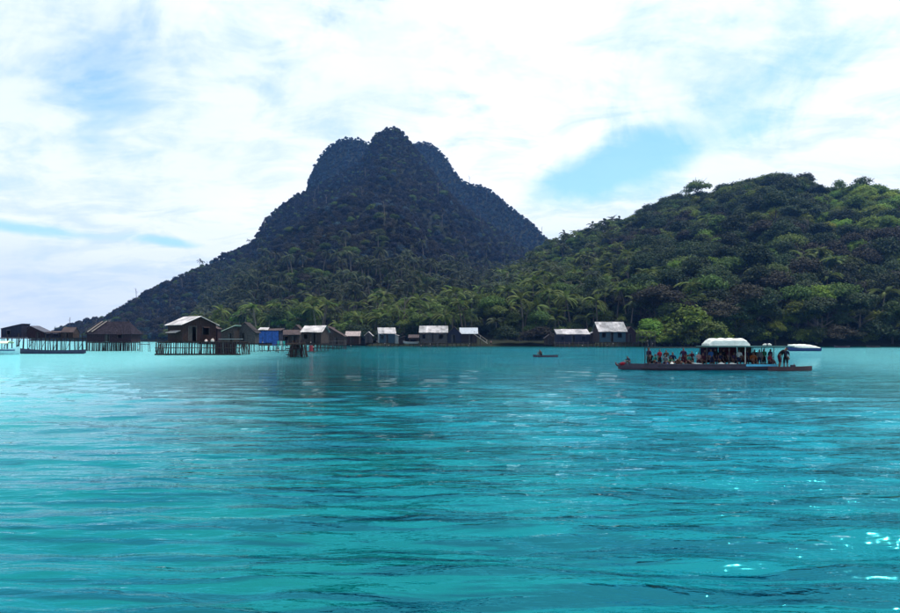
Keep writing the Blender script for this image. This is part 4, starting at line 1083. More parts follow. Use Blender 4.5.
def clutter():
    """crooked mooring poles and driftwood before the village"""
    g = random.Random(71)
    near = [(16, 'the teal boat'), (60, 'the long dugout'), (150, 'the mooring rail'), (250, 'the grey thatched hut'), (275, 'the blue tarp hut'), (320, 'the white-roofed stilt hut'), (340, 'the slanted brown hut'), (385, 'the white beach house'), (432, 'the long grey house'), (470, 'the bluish-roofed house'), (573, 'the low blue-grey house'), (612, 'the largest shore house'), (646, 'the pole rack')]
    used = {}
    for i in range(34):
        px, nm = near[g.randrange(2, len(near))]; p = px + g.uniform(-13, 13); Y = (g.uniform(125, 150) if px < 330 else g.uniform(196, 214)); used[nm] = used.get(nm, 0) + 1
        x = gx(p, Y); h = g.uniform(.8, 2.8); n = used[nm]
        if n > 4: continue
        look = ('thin crooked pole', 'short leaning pole', 'tall dark pole', 'forked grey pole')[n - 1]; h = (1.7, .9, 3.0, 2.2)[n - 1]
        r = empty('mooring_pole', (x, Y, 0)); tag(r, look + ' standing in the water before ' + nm, 'pole')
        a = Vector((g.uniform(-.25, .25) * (2 if n == 2 else 1), 0, h))
        MB().tube([(0, 0, -.5), a * .5 + Vector((g.uniform(-.06, .06), 0, 0)), a], [.08, .07, .045], 6).build('shaft', wood_grey if n == 4 else wood_dark, r)
        if n == 4: MB().tube([a * .75, a * .75 + Vector((.25, 0, .5))], [.05, .03], 5).build('fork', wood_grey, r)
        else: MB().bar(a * .6 + Vector((-.09, 0, 0)), a * .6 + Vector((.09, 0, .03)), .10, .10, 7).build('rope_ring', wood_pale, r)
clutter()
# ------------------------------------------------------------------ boats
hull_dark = mat('dark_hull_paint', (.035, .022, .040), .55, .35, 2.5, .1)
hull_red = mat('dark_red_hull', (.045, .013, .018), .6, .35, 2.5, .1)
hull_blue = mat('sky_blue_gunwale', (.06, .30, .46), .45, .2, 2, 0)
hull_navy = mat('navy_hull', (.012, .025, .11), .4, .2, 2, 0)
hull_pale = mat('pale_teal_hull', (.30, .52, .56), .5, .2, 2, .05)
canvas_white = mat('white_canvas', (.50, .52, .49), .85, .2, 2.2, .4)
roof_teal = mat('teal_roof_board', (.04, .12, .12), .6, .2, 2, 0)

def hull_mesh(Lh, beam, depth, sheer_bow=.35, sheer_stern=.15, draft=.22, bow=2.2, stern=1.2, t=.035, n=28, transom=False, keel_rise=.5):
    """open boat along x, bow at -x: outer and inner skin with a rim"""
    pr = 9; O, I = [], []
    for i in range(n + 1):
        u = i / n; x = -Lh / 2 + Lh * u
        wb = 1 - max(0, 1 - u / .38) ** bow; ws = 1 if transom and u > .6 else 1 - max(0, (u - .62) / .38) ** (1.6 * stern)
        w = max(.012, beam / 2 * min(wb, max(ws, .0 if not transom else .75)))
        top = depth + sheer_bow * max(0, 1 - u / .5) ** 2.2 + sheer_stern * max(0, (u - .6) / .4) ** 2
        bot = -draft + keel_rise * max(0, 1 - u / .22) ** 2 + (0 if transom else keel_rise * .7 * max(0, (u - .82) / .18) ** 2)
        ro, ri = [], []
        for k in range(pr):
            a = math.pi * k / (pr - 1); c, s = -math.cos(a), math.sin(a)
            y = w * math.copysign(abs(c) ** .7, c); z = top + (bot - top) * abs(s) ** .8
            ro.append((x, y, z)); wi = max(w - t, .004) / w; ri.append((x * (1 if 0 < i < n else .995), y * wi, z + (t if 0 < k < pr - 1 else .0)))
        O.append(ro); I.append(ri)
    b = MB(); vs = [p for r in O for p in r] + [p for r in I for p in r]; off = (n + 1) * pr; fs = []
    for i in range(n):
        for k in range(pr - 1):
            q = i * pr + k; fs.append((q, q + 1, q + 1 + pr, q + pr)); fs.append((off + q + pr, off + q + 1 + pr, off + q + 1, off + q))
        for k in (0, pr - 1):
            q = i * pr + k; fs.append((q + pr, off + q + pr, off + q, q) if k == 0 else (q, off + q, off + q + pr, q + pr))
    for i in (0, n):
        r = list(range(i * pr, i * pr + pr)); ri = list(range(off + i * pr, off + i * pr + pr))
        fs.append(tuple(r) if i else tuple(r[::-1])); fs.append(tuple(ri[::-1]) if i else tuple(ri))
    return b.add(vs, fs)

def gunwale(root, Lh, beam, z, m, u0=.1, u1=.95, sheer=.3, y_s=-1, h=.13, name='gunwale', bow=2.2, transom=True):
    b = MB(); pts = []
    for i in range(15):
        u = u0 + (u1 - u0) * i / 14; w = beam / 2 * (1 - max(0, 1 - u / .38) ** bow)
        if not transom: w *= 1 - max(0, (u - .62) / .38) ** 1.9
        pts.append((-Lh / 2 + Lh * u, y_s * (w + .035), z + sheer * max(0, 1 - u / .5) ** 2.2))
    for p, q in zip(pts[:-1], pts[1:]):
        b.slab((p[0], p[1] + y_s * .02, p[2] - h), (q[0], q[1] + y_s * .02, q[2] - h), (q[0], q[1] + y_s * .02, q[2]), (p[0], p[1] + y_s * .02, p[2]), .05 * (1 if y_s < 0 else -1))
    b.build(name, m, root)

def boat(name, label, px0, px1, Y, depth, beam, m, rz=0, cat='boat', flip=False, z=0, **k):
    Lh = (gx(px1, Y) - gx(px0, Y)) / math.cos(rz); r = empty(name, ((gx(px0, Y) + gx(px1, Y)) / 2, Y, z), rz + (math.pi if flip else 0)); tag(r, label, cat)
    hull_mesh(Lh, beam, depth, **k).build('hull', m, r, smooth=False)
    for i, u in enumerate((.25, .5, .72)):
        MB().box((-Lh / 2 + Lh * u, 0, depth * .72), (.24, beam * .86, .035)).build('thwart', wood_grey, r)
    return r, Lh

# ---- people
def person_meshes():
    P = {}
    def J(**k): return {a: Vector(b) for a, b in k.items()}
    # facing -y; origin under the feet / seat
    st = J(pel=(0, 0, .93), sp=(0, 0, 1.12), ch=(0, -.01, 1.32), nk=(0, 0, 1.47), hd=(0, -.01, 1.58), tp=(0, 0, 1.69), hl=(-.095, 0, .90), hr=(.095, 0, .90), kl=(-.11, -.03, .50), kr=(.12, -.02, .50),
           al=(-.12, .02, .09), ar=(.14, .02, .09), tl=(-.15, -.14, .04), tr=(.18, -.13, .04), sl=(-.185, 0, 1.40), sr=(.185, 0, 1.40), el=(-.25, .02, 1.12), er=(.25, .03, 1.12), wl=(-.26, -.08, .88), wr=(.25, -.09, .88))
    P['stand'] = st
    a = dict(st); a.update(J(er=(.36, -.02, 1.55), wr=(.26, -.06, 1.80), el=(-.27, -.10, 1.16), wl=(-.15, -.27, 1.06))); P['reach'] = a
    a = J(pel=(0, .02, .46), sp=(0, .03, .64), ch=(0, .0, .84), nk=(0, -.02, .98), hd=(0, -.05, 1.09), tp=(0, -.05, 1.20), hl=(-.09, 0, .44), hr=(.09, 0, .44), kl=(-.14, -.42, .47), kr=(.15, -.41, .47),
          al=(-.14, -.44, .09), ar=(.16, -.46, .09), tl=(-.16, -.60, .04), tr=(.19, -.62, .04), sl=(-.18, .0, .92), sr=(.18, .0, .92), el=(-.25, -.05, .66), er=(.25, -.06, .66), wl=(-.15, -.28, .56), wr=(.14, -.28, .56))
    P['sit'] = a
    a = J(pel=(0, .14, .28), sp=(0, .10, .45), ch=(0, .0, .62), nk=(0, -.07, .74), hd=(0, -.13, .84), tp=(0, -.15, .95), hl=(-.1, .12, .27), hr=(.1, .12, .27), kl=(-.17, -.22, .50), kr=(.18, -.21, .50),
          al=(-.15, -.08, .09), ar=(.16, -.08, .09), tl=(-.17, -.24, .04), tr=(.19, -.24, .04), sl=(-.18, -.02, .68), sr=(.18, -.02, .68), el=(-.27, -.20, .52), er=(.27, -.20, .50), wl=(-.14, -.38, .45), wr=(.13, -.38, .42))
    P['crouch'] = a
    a = J(pel=(0, .10, .90), sp=(0, .0, 1.05), ch=(0, -.14, 1.19), nk=(0, -.26, 1.27), hd=(0, -.36, 1.33), tp=(0, -.43, 1.42), hl=(-.1, .09, .87), hr=(.1, .09, .87), kl=(-.15, .0, .48), kr=(.16, .03, .48),
          al=(-.18, .08, .09), ar=(.2, .10, .09), tl=(-.21, -.08, .04), tr=(.24, -.05, .04), sl=(-.19, -.20, 1.22), sr=(.19, -.20, 1.22), el=(-.27, -.30, .96), er=(.27, -.30, .96), wl=(-.16, -.46, .80), wr=(.16, -.46, .78))
    P['bend'] = a
    E = [('pel', 'sp'), ('sp', 'ch'), ('ch', 'nk'), ('nk', 'hd'), ('hd', 'tp'), ('pel', 'hl'), ('pel', 'hr'), ('hl', 'kl'), ('hr', 'kr'), ('kl', 'al'), ('kr', 'ar'), ('al', 'tl'), ('ar', 'tr'),
         ('ch', 'sl'), ('ch', 'sr'), ('sl', 'el'), ('sr', 'er'), ('el', 'wl'), ('er', 'wr')]
    RAD = dict(pel=(.15, .11), sp=(.135, .10), ch=(.155, .11), nk=(.055, .058), hd=(.082, .098), tp=(.062, .075), hl=(.088, .09), hr=(.088, .09), kl=(.056, .06), kr=(.056, .06), al=(.036, .04), ar=(.036, .04),
               tl=(.042, .03), tr=(.042, .03), sl=(.056, .056), sr=(.056, .056), el=(.037, .037), er=(.037, .037), wl=(.025, .025), wr=(.025, .025))
    out = {}
    for nm, jt in P.items():
        names = list(jt); vs = [jt[n] for n in names]; ed = [(names.index(p), names.index(q)) for p, q in E]; rad = [RAD[n] for n in names]
        for s, sg in (('l', -1), ('r', 1)):     # palm, four fingers, thumb
            w = jt['w' + s]; d = (w - jt['e' + s]).normalized(); up = Vector((0, 0, 1)); sd = d.cross(up)
            sd = (sd if sd.length > .2 else Vector((0, 1, 0))).normalized(); nn = sd.cross(d).normalized(); base = len(vs)
            vs.append(w + d * .055); rad.append((.03, .018)); ed.append((names.index('w' + s), base))
            for f, (o, ln) in enumerate(((-.030, .062), (-.010, .075), (.011, .070), (.031, .055))):
                k = len(vs); root = w + d * .085 + sd * o
                vs += [root, root + d * ln * .55 - nn * .008, root + d * ln - nn * .028]; rad += [(.0095, .0095), (.0085, .0085), (.007, .007)]; ed += [(base, k), (k, k + 1), (k + 1, k + 2)]
            k = len(vs); vs += [w + d * .045 - sd * .045, w + d * .085 - sd * .062 - nn * .01]; rad += [(.011, .011), (.009, .009)]; ed += [(base, k), (k, k + 1)]
        me = bpy.data.meshes.new('body'); me.from_pydata([tuple(v) for v in vs], ed, []); me.update()
        o = bpy.data.objects.new('body', me); COL.objects.link(o)
        sm = o.modifiers.new('skin', 'SKIN')
        for i, sv in enumerate(me.skin_vertices[0].data if me.skin_vertices else []): sv.radius = rad[i]; sv.use_root = (i == 0)
        if not me.skin_vertices:
            bm = bmesh.new(); bm.from_mesh(me); lay = bm.verts.layers.skin.verify(); bm.verts.ensure_lookup_table()
            for i, v in enumerate(bm.verts): v[lay].radius = rad[i]; v[lay].use_root = (i == 0)
            bm.to_mesh(me); bm.free()
        o.modifiers.new('sub', 'SUBSURF').levels = 1; o.modifiers['sub'].render_levels = 1
        dg = bpy.context.evaluated_depsgraph_get(); dg.update()
        ev = bpy.data.meshes.new_from_object(o.evaluated_get(dg)); bpy.data.objects.remove(o)
        # face: nose, brow, chin and eye sockets pressed into the head surface, which looks to -y
        hd, tp, nk = jt['hd'], jt['tp'], jt['nk']; ax = (tp - nk).normalized(); fw = Vector((0, -1, 0)); fw = (fw - ax * fw.dot(ax)).normalized(); rt = ax.cross(fw)
        n = len(ev.vertices); co = np.empty(n * 3); ev.vertices.foreach_get('co', co); co = co.reshape(-1, 3)
        q = co - np.array(hd); a = q @ np.array(ax); f = q @ np.array(fw); l = q @ np.array(rt)
        near = (np.linalg.norm(q, axis=1) < .16) & (a > -.1)
        bumpv = .030 * np.exp(-((a - .0) / .022) ** 2 - (l / .014) ** 2) + .010 * np.exp(-((a + .06) / .02) ** 2 - (l / .03) ** 2) - .012 * np.exp(-((a - .03) / .014) ** 2 - ((np.abs(l) - .032) / .014) ** 2)
        co[near & (f > .02)] += np.outer(bumpv[near & (f > .02)], np.array(fw))
        ev.vertices.foreach_set('co', co.ravel())
        # segments for the clothes
        segs = [(k, jt[p], jt[r_]) for k, p, r_ in (('t', 'pel', 'sp'), ('t', 'sp', 'ch'), ('t', 'ch', 'nk'), ('h', 'nk', 'tp'), ('u', 'sl', 'el'), ('u', 'sr', 'er'), ('t', 'sl', 'sr'), ('f', 'el', 'wl'), ('f', 'er', 'wr'),
                ('l', 'hl', 'kl'), ('l', 'hr', 'kr'), ('l', 'hl', 'hr'), ('c', 'kl', 'al'), ('c', 'kr', 'ar'), ('c', 'al', 'tl'), ('c', 'ar', 'tr'))]
        D = []
        for k, p, r_ in segs:
            p = np.array(p); r_ = np.array(r_); dd = r_ - p; tt = np.clip(((co - p) @ dd) / (dd @ dd), 0, 1); D.append(np.linalg.norm(co - (p + tt[:, None] * dd), axis=1))
        lab = np.array([s_[0] for s_ in segs])[np.argmin(np.array(D), 0)]
        nm_ = np.empty(n * 3); ev.vertices.foreach_get('normal', nm_); nm_ = nm_.reshape(-1, 3)
        polys = [tuple(p.vertices) for p in ev.polygons]
        def shell(sel, off, name):
            F = [p for p in polys if all(sel[i] for i in p)]; used = sorted({i for p in F for i in p}); mp = {v: i for i, v in enumerate(used)}
            me2 = bpy.data.meshes.new(name); me2.from_pydata([tuple(co[i] + nm_[i] * off) for i in used], [], [tuple(mp[i] for i in p) for p in F]); me2.update()
            me2.polygons.foreach_set('use_smooth', np.ones(len(F), dtype=bool)); return me2
        isn = np.isin
        shirt = shell(isn(lab, ['t', 'u']), .014, 'shirt'); shorts = shell(isn(lab, ['l']) | (isn(lab, ['t']) & (np.linalg.norm(co - np.array(jt['pel']), axis=1) < .17)), .02, 'shorts')
        hair = shell((lab == 'h') & near & ((a > .045) | ((f < -.01) & (a > -.05))), .014, 'hair')
        ev.polygons.foreach_set('use_smooth', np.ones(len(polys), dtype=bool))
        out[nm] = dict(body=ev, shirt=shirt, shorts=shorts, hair=hair)
    return out
PM = person_meshes()
skin_m = mat('skin', (.10, .050, .036), .6, .08, 8, 0); hair_m = mat('hair', (.010, .008, .008), .6, .2, 20, 0)
CL = dict(navy=(.014, .02, .07), maroon=(.08, .012, .03), red=(.30, .012, .03), teal=(.03, .24, .22), white=(.72, .74, .76), black=(.014, .012, .016), purple=(.05, .02, .07), blue=(.04, .12, .36), orange=(.32, .09, .025),
          green=(.03, .20, .09), grey=(.18, .19, .22), pink=(.5, .28, .27), brown=(.09, .045, .03))
def cloth(c): return mat('cloth_' + c, tuple(q * .45 for q in CL[c]), .9, .15, 12, .1, spec=.1)
def person(pose, X, Y, z, face, shirt, shorts, label, s=1.0, cap=None):
    """face: heading in degrees, 0 looks towards the camera"""
    r = empty('person', (X, Y, z), math.radians(face)); tag(r, label, 'person'); r.scale = (s, s, s); p = PM[pose]
    def part(n, me, m):
        o = link(n, me, r); o.data = me
        if not me.materials: me.materials.append(m)
        o.material_slots[0].link = 'OBJECT'; o.material_slots[0].material = m
        return o
    part('body', p['body'], skin_m); part('shirt', p['shirt'], cloth(shirt)); part('shorts', p['shorts'], cloth(shorts)); part('hair', p['hair'], cloth(cap) if cap else hair_m)
    return r

# ---- the crowded boat
def crowded_boat():
    Y = 60; px0, px1 = 618, 772
    r, Lh = boat('crowded_boat', 'long dark wooden boat full of people with a white canopy over its stern half', px0, px1, Y, .46, 1.9, hull_dark, cat='boat', sheer_bow=.12, sheer_stern=.04, bow=1.3, transom=True, keel_rise=.3, n=36)
    at = lambda px: (px - (px0 + px1) / 2) / F * Y
    Z = lambda py: CAMH - (py - HY) / F * Y
    # floor boards
    b = MB()
    for i in range(46): b.box((at(642) + i * .232, 0, .14), (.215, 1.35, .03))
    b.build('floorboards', wood_grey, r)
    gunwale(r, Lh, 1.9, .50, hull_blue, .80, .995, sheer=0, bow=1.3, h=.17)
    gunwale(r, Lh, 1.9, .53, hull_dark, .16, .80, sheer=.12, bow=1.3, h=.09)
    # prow post with red wrapping
    MB().tube([(at(618), 0, .36), (at(616.2), 0, .48), (at(615.4), 0, .66)], [.10, .08, .045], 8).build('prow', hull_red, r)
    MB().tube([(at(620), 0, .48), (at(623), 0, .52), (at(626), 0, .52)], [.12, .17, .10], 8).build('prow_wrapping', cloth('red'), r)
    # roof on posts
    zr = Z(346.3)
    MB().box(((at(700) + at(789)) / 2, 0, zr), (at(789) - at(700), 1.9, .04)).build('flat_roof', roof_teal, r)
    b = MB()
    for s in (-1, 1): b.box(((at(700) + at(789)) / 2, s * .97, zr - .01), (at(789) - at(700), .035, .08))
    b.build('roof_rim', roof_teal, r)
    for i, px in enumerate((703, 725, 741, 757, 769)):
        for s in (-1, 1): MB().bar((at(px), s * .86, .45), (at(px), s * .88, zr - .04), .028, .028, 6).build('roof_post', canvas_white if px == 741 else wood_grey, r)
    for px in (647, 646):
        s = 1 if px == 647 else -1
        MB().bar((at(px), s * .62, .45), (at(px), s * .62, Z(347)), .035, .03, 6).build('frame_post', wood_dark, r)
    MB().bar((at(647), -.62, Z(347.6)), (at(703), -.86, Z(347.4)), .022, .022, 5).build('awning_pole', wood_dark, r)
    MB().bar((at(647), .62, Z(347.6)), (at(703), .86, Z(347.4)), .022, .022, 5).build('awning_pole', wood_dark, r)
    # rounded white canopy, hollow
    x0, x1 = at(705.5), at(745.5); n, k = 16, 9; zt = Z(338.4) - zr - .05; v = []; f = []
    for lay in (0, 1):
        for i in range(n + 1):
            u = i / n; x = x0 + (x1 - x0) * u; e = min(1, (min(u, 1 - u) / .13 + .12) ** .5)
            for j in range(k + 1):
                a = math.pi * j / k; v.append((x, -math.cos(a) * (.93 - .03 * lay), zr + .06 + (abs(math.sin(a)) ** .35) * zt * e * (1 - .05 * lay) + (.022 * math.sin(i * 2.2) - .03 * math.cos(i * 1.57)) * abs(math.sin(a))))
    w = k + 1; off = (n + 1) * w
    for i in range(n):
        for j in range(k):
            q = i * w + j; f += [(q, q + w, q + w + 1, q + 1), (off + q, off + q + 1, off + q + w + 1, off + q + w)]
        for j in (0, k): q = i * w + j; f.append((q, q + w, off + q + w, off + q))
    for i in (0, n):
        f.append(tuple(i * w + j for j in range(w)) if i == 0 else tuple(i * w + j for j in range(w))[::-1])
    MB().add(v, f).build('canopy', canvas_white, r, smooth=False)
    for i, (a_, c_) in enumerate(((704, 722), (722.5, 741), (742, 756))):     # dark cloths added on the far side to deepen the shade under the roof
        n_ = 14; v = []; f = []
        for j in range(n_ + 1):
            x = at(a_) + (at(c_) - at(a_)) * j / n_; y = .90 + .03 * math.sin(j * 1.9 + i)
            v += [(x, y, zr - .05), (x, y + .02, .62 + .05 * math.sin(j * .7 + i)), (x, y - .015, zr - .05), (x, y + .005, .62 + .05 * math.sin(j * .7 + i))]
        for j in range(n_): q = j * 4; f += [(q, q + 4, q + 5, q + 1), (q + 2, q + 3, q + 7, q + 6)]
        MB().add(v, f).build('dark_backing', cloth(('purple', 'maroon', 'brown')[i]), r, smooth=True)
    # bench along the stern half
    for s in (-1, 1): MB().box((at(735), s * .58, .40), (at(766) - at(702), .34, .04)).build('bench', wood_grey, r)
    P = lambda px: gx(px, Y)
    fl = .155
    person('crouch', P(628.5), Y, .40, -70, 'navy', 'grey', 'small figure in blue crouching alone at the prow of the crowded boat', .80)
    person('stand', P(648.5), Y - .1, fl, -60, 'purple', 'black', 'person standing in dark purple beside the front post of the crowded boat', 1.02)
    person('sit', P(655.5), Y + .2, fl, 40, 'teal', 'navy', 'seated person in teal shirt, first behind the front post', 1.0)
    person('stand', P(660), Y + .1, fl, 20, 'red', 'black', 'person standing in a red shirt in the front half of the boat', .93)
    person('sit', P(664.5), Y - .25, fl, -30, 'grey', 'navy', 'seated person in pale grey right beside the red shirt', .95)
    person('crouch', P(671), Y + .2, fl, 10, 'green', 'black', 'person in green crouching above the white bag', 1.0)
    person('crouch', P(677.5), Y - .2, fl, 60, 'brown', 'brown', 'person in brown bent low against the near side of the boat', 1.05)
    person('stand', P(684), Y + .15, fl, -20, 'purple', 'maroon', 'tall figure in purple standing midway between red shirt and canopy', 1.0)
    person('sit', P(690), Y + .25, fl, 30, 'teal', 'brown', 'seated person in teal behind the long white board', 1.0)
    person('stand', P(698.5), Y - .05, fl - .12, 0, 'pink', 'maroon', 'person with pinkish top in front of the canopy, facing the camera', .86)
    person('sit', P(704), Y + .2, fl, -10, 'maroon', 'black', 'seated person in maroon at the front canopy post', 1.08)
    person('stand', P(710.5), Y - .1, fl, 25, 'blue', 'navy', 'person in bright blue clothes under the front edge of the canopy', .96)
    person('stand', P(716.5), Y + .3, fl, -15, 'black', 'purple', 'person in black standing second under the canopy', .98)
    person('sit', P(721.5), Y + .3, fl, 10, 'navy', 'black', 'seated person in navy under the canopy by the second post', 1.1)
    person('stand', P(729.5), Y + .1, fl, 30, 'maroon', 'black', 'person in dark maroon standing under the middle of the canopy', .97)
    person('sit', P(735), Y + .3, fl, 0, 'purple', 'black', 'seated person in purple left of the white T-shirt', 1.12)
    person('stand', P(739), Y + .0, fl, -40, 'white', 'navy', 'person in a white T-shirt beside the white roof post', .92)
    person('stand', P(746), Y + .2, fl, 20, 'maroon', 'maroon', 'person in maroon standing behind the blue gunwale', .95)
    person('sit', P(752.5), Y - .15, fl, 0, 'orange', 'brown', 'seated person in orange behind the blue gunwale', 1.12)
    person('stand', P(760), Y + .1, fl, -25, 'grey', 'navy', 'person in grey standing third from the stern', .93)
    person('stand', P(765.5), Y + .3, fl, 10, 'green', 'black', 'person in green standing second from the stern', .96)
    person('sit', P(769), Y - .15, fl, 30, 'red', 'maroon', 'person in dark red sitting last in the stern', 1.05)
    for px, dy, pose, c1, c2, s_, lab in ((652, .45, 'sit', 'black', 'black', 1.1, 'dark seated person half hidden behind the front post of the crowded boat'), (668, .5, 'stand', 'brown', 'black', .9, 'person in brown standing behind the crouching green shirt'),
            (674, .4, 'sit', 'navy', 'purple', 1.12, 'seated person in navy between the green and brown shirts'), (687.5, .5, 'sit', 'black', 'maroon', 1.15, 'dark seated person behind the tall purple figure'), (693.5, .4, 'stand', 'maroon', 'black', .84, 'person in maroon standing left of the pinkish top'),
            (707, .5, 'stand', 'purple', 'black', .92, 'person in purple standing just left of the bright blue clothes'), (713.5, .35, 'sit', 'black', 'navy', 1.12, 'dark seated person between the blue and black figures'), (725.5, .45, 'stand', 'black', 'black', .94, 'dark person standing behind the second roof post'),
            (749.5, .45, 'stand', 'navy', 'black', .9, 'person in navy standing behind the seated orange shirt'), (756.5, .4, 'stand', 'brown', 'black', .93, 'person in brown standing right of the seated orange shirt'), (772, .3, 'stand', 'purple', 'black', .95, 'person in purple standing right beside the outboard motor')):
        person(pose, P(px), Y + dy, fl, random.uniform(-40, 40), c1, c2, lab, s_)
    def bag(px, y, z, d, m, name, label, cat):
        t = empty(name, (P(px), Y + y, z)); tag(t, label, cat)
        bm = bmesh.new(); bmesh.ops.create_icosphere(bm, subdivisions=3, radius=.5)
        for v in bm.verts:
            c = v.co; n = 1 + .06 * math.sin(c.x * 17) * math.sin(c.y * 13 + 1) + .05 * math.sin(c.z * 15)
            v.co = Vector((math.copysign(abs(c.x * 2) ** .7, c.x) * .5 * d[0] * n, math.copysign(abs(c.y * 2) ** .7, c.y) * .5 * d[1] * n, (c.z + .5) * d[2] * n))
        me = bpy.data.meshes.new('sack'); bm.to_mesh(me); bm.free(); me.polygons.foreach_set('use_smooth', np.ones(len(me.polygons), dtype=bool)); me.materials.append(m); link('sack', me, t)
        MB().tube([(-d[0] * .2, 0, d[2] * .95), (-d[0] * .1, 0, d[2] * 1.25), (d[0] * .1, 0, d[2] * 1.25), (d[0] * .2, 0, d[2] * .95)], [.02] * 4, 5).build('handle', m, t)
    bag(669.8, -.55, .28, (.30, .28, .36), canvas_white, 'bag', 'small white bag on the near side of the crowded boat under the green shirt', 'bag')
    bag(665.5, -.55, .20, (.28, .28, .34), blue_plastic, 'bag', 'small blue bag just left of the white one in the crowded boat', 'bag')
    bag(718, -.72, .42, (.55, .34, .20), canvas_white, 'sack', 'whitish flat sack on the near bench, left one of two', 'sack')
    bag(728.5, -.72, .42, (.80, .34, .16), canvas_white, 'sack', 'long white sack on the near bench, right one of two', 'sack')
    t = empty('white_board', (P(694), Y - .72, .56)); tag(t, 'white board lying tilted on the near gunwale before the canopy', 'board')
    MB().box((0, 0, 0), (.78, .26, .06), tilt=Matrix.Rotation(.12, 3, 'Y')).build('panel', canvas_white, t); MB().box((0, -.135, 0), (.76, .012, .09), tilt=Matrix.Rotation(.12, 3, 'Y')).build('edge_strip', canvas_white, t)
    t = empty('roof_bundle', (P(765.5), Y - .3, zr + .036)); tag(t, 'white bundle lying on the flat roof near the stern', 'bundle')
    MB().tube([(-.36, 0, .08), (-.2, .02, .11), (0, 0, .10), (.2, -.02, .12), (.36, 0, .08)], [.05, .09, .08, .10, .05], 8).build('roll', canvas_white, t); MB().bar((-.05, 0, .1), (.02, 0, .1), .115, .115, 8).build('strap', cloth('navy'), t)
    # outboard on the transom
    m = empty('outboard_motor', (P(773.2), Y, 0)); tag(m, 'small dark outboard motor on the stern of the crowded boat', 'motor')
    MB().tube([(0, 0, .52), (0, 0, .62), (.02, 0, .80), (.02, 0, .88)], [.11, .15, .14, .07], 8).build('cowl', hull_dark, m); MB().bar((0, 0, .56), (.05, 0, -.35), .05, .04, 6).build('shaft', hull_dark, m); MB().bar((0, 0, .66), (-.45, 0, .72), .02, .02, 5).build('tiller', hull_dark, m)
crowded_boat()

def second_canoe():
    Y = 58.2
    r, L2 = boat('narrow_canoe', 'narrow dark red canoe alongside the stern of the crowded boat', 768, 812, Y, .32, .78, hull_red, cat='canoe', flip=True, sheer_bow=.10, sheer_stern=.06, bow=1.6, keel_rise=.25)
    P = lambda px: gx(px, Y)
    person('bend', P(780.5), Y, .12, 70, 'black', 'maroon', 'bulky figure in black bending over in the narrow red canoe', 1.25, cap='black')
    person('stand', P(786), Y + .05, .12, -40, 'navy', 'black', 'figure in navy with a pale cap standing in the narrow red canoe', 1.05, cap='white')
    person('stand', P(776.5), Y + .9, .46, 10, 'maroon', 'black', 'figure with a white cap standing at the canoe end of the crowded boat', .98, cap='white') if False else None
    b = empty('fuel_can', (P(793), Y, .10)); tag(b, 'dark fuel can standing in the narrow red canoe', 'can')
    MB().box((0, 0, .2), (.34, .22, .38)).build('can_body', hull_dark, b); MB().bar((.08, 0, .39), (.12, 0, .47), .03, .03, 6).build('spout', red_plastic, b)
second_canoe()

def lone_canoe():
    Y = 100
    r, L2 = boat('paddled_canoe', 'small dark canoe with a single paddler on open turquoise water', 533, 558, Y, .26, .62, hull_dark, cat='canoe', sheer_bow=.10, sheer_stern=.08, bow=1.6, keel_rise=.2)
    person('crouch', gx(540.5, Y), Y, .06, -75, 'brown', 'black', 'paddler sitting low in the small canoe in mid bay', 1.05)
    p = empty('paddle', (gx(540.5, Y) - .45, Y - .25, .55)); tag(p, 'wooden paddle held by the paddler of the small canoe', 'paddle')
    MB().bar((0, .2, .35), (-.05, -.32, -.45), .02, .018, 6).build('paddle_shaft', wood_grey, p); MB().tube([(-.05, -.32, -.45), (-.06, -.36, -.6), (-.07, -.4, -.78)], [.02, .07, .03], 6).build('blade', wood_grey, p)
lone_canoe()

def speedboat():
    Y = 146; px0, px1 = 787, 819
    r, L3 = boat('covered_speedboat', 'navy boat under a long white cover moored by the right-hand shore', px0, px1, Y, .62, 2.2, hull_navy, cat='boat', sheer_bow=.35, sheer_stern=.05, bow=2.0, transom=True)
    n = 20; b = MB(); v = []; f = []
    for i in range(n + 1):
        u = i / n; x = -L3 / 2 * .96 + L3 * .97 * u; w = 1.02 * (1 - max(0, 1 - u / .42) ** 2.0) * (1 - .3 * max(0, (u - .8) / .2) ** 2) + .02; z0 = .66 + .32 * max(0, 1 - u / .5) ** 2.2; hh = .72 * math.sin(math.pi * min(1, .12 + u * .86)) ** .8 + .05
        for j in range(9):
            a = math.pi * j / 8; v.append((x, -math.cos(a) * w, z0 + abs(math.sin(a)) ** .8 * hh + .03 * math.sin(i * 1.9)))
    for i in range(n):
        for j in range(8):
            q = i * 9 + j; f.append((q, q + 9, q + 10, q + 1))
    f += [tuple(range(9)), tuple(range(n * 9, n * 9 + 9))[::-1]]
    for i in range(n): f.append((i * 9 + 8, i * 9 + 17, i * 9 + 9, i * 9))
    b.add(v, f).build('boat_cover', canvas_white, r, smooth=False)
speedboat()

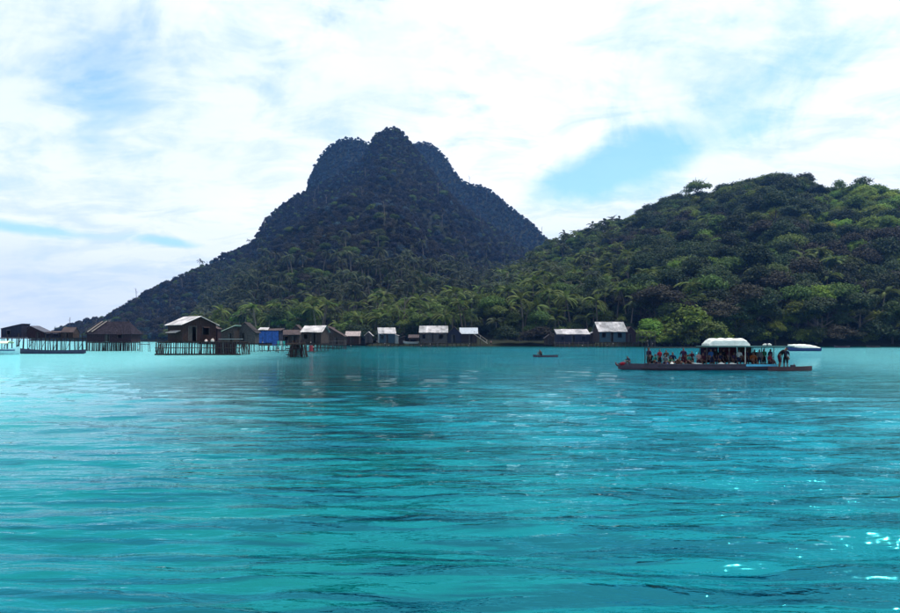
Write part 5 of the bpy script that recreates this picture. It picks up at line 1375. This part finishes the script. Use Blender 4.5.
# ---- boats at the left
boat('long_dugout', 'long low navy dugout moored in front of the pier', 16, 86, 121, .62, 1.5, hull_navy if False else mat('dusky_navy_hull', (.022, .022, .055), .6, .3, 2, .1), cat='boat', sheer_bow=.42, sheer_stern=.12, bow=2.4, stern=1.4)
def teal_boat():
    Y = 116; r, L4 = boat('pale_teal_boat', 'pale teal boat with a cream awning cut by the left edge', -14, 20, Y, .85, 1.9, hull_pale, cat='boat', sheer_bow=.1, sheer_stern=.55, bow=2.0, stern=1.0)
    for x in (-1.4, 1.0):
        for s in (-1, 1): MB().bar((x, s * .7, .7), (x, s * .7, 2.0), .04).build('awning_post', wood_grey, r)
    v = []; f = []
    for i in range(9):
        a = math.pi * i / 8
        for x in (-1.7, 1.3): v += [(x, -math.cos(a) * .95, 1.85 + .35 * math.sin(a)), (x, -math.cos(a) * .92, 1.82 + .35 * math.sin(a))]
    for i in range(8):
        q = i * 4; f += [(q, q + 2, q + 6, q + 4), (q + 1, q + 5, q + 7, q + 3), (q, q + 4, q + 5, q + 1), (q + 2, q + 3, q + 7, q + 6)]
    MB().add(v, f).build('awning', mat('cream_canvas', (.62, .62, .42), .8, .1, 3, .1), r)
    gunwale(r, L4, 1.9, .80, hull_navy, .35, .9, sheer=0, h=.16, transom=False)
teal_boat()
boat('beached_canoe', 'pale canoe hauled on to the beach between the two biggest left beach houses', 403, 419, 226.5, .5, .9, paint_white, cat='canoe', sheer_bow=.35, sheer_stern=.2, z=1.0, rz=math.radians(-8))
boat('dark_canoe', 'dark canoe moored against the black shore at the right', 834, 850, 196, .4, .9, hull_dark, cat='canoe', sheer_bow=.3, sheer_stern=.2)
boat('grey_canoe', 'pale grey canoe lying farthest right along the shore', 866, 880, 206, .35, .8, wood_grey, cat='canoe', sheer_bow=.3, sheer_stern=.2)
person('stand', gx(491, 221), 221, max(.25, float(height(gx(491, 221), 221))), -30, 'pink', 'black', 'person standing on the beach right of the wooden stairway', 1.0)
person('stand', gx(406.5, 232), 232, float(height(gx(406.5, 232), 232)), 20, 'white', 'grey', 'person in white standing beside the beached canoe', 1.05)
# ------------------------------------------------------------------ haze
def build_haze():
    b = MB(); b.box((0, 500, 170), (9000, 7000, 352)); m = bpy.data.materials.new('haze'); m.use_nodes = True
    nt = m.node_tree; nt.nodes.clear(); out = nt.nodes.new('ShaderNodeOutputMaterial'); v = nt.nodes.new('ShaderNodeVolumePrincipled')
    v.inputs['Color'].default_value = (.14, .38, 1.0, 1); v.inputs['Density'].default_value = HAZE; v.inputs['Anisotropy'].default_value = .3
    nt.links.new(v.outputs[0], out.inputs['Volume'])
    o = b.build('haze', m); tag(o, 'thin blue haze hanging over the bay and the mountain', 'haze', None, 'stuff')
HAZE = .000105
build_haze()
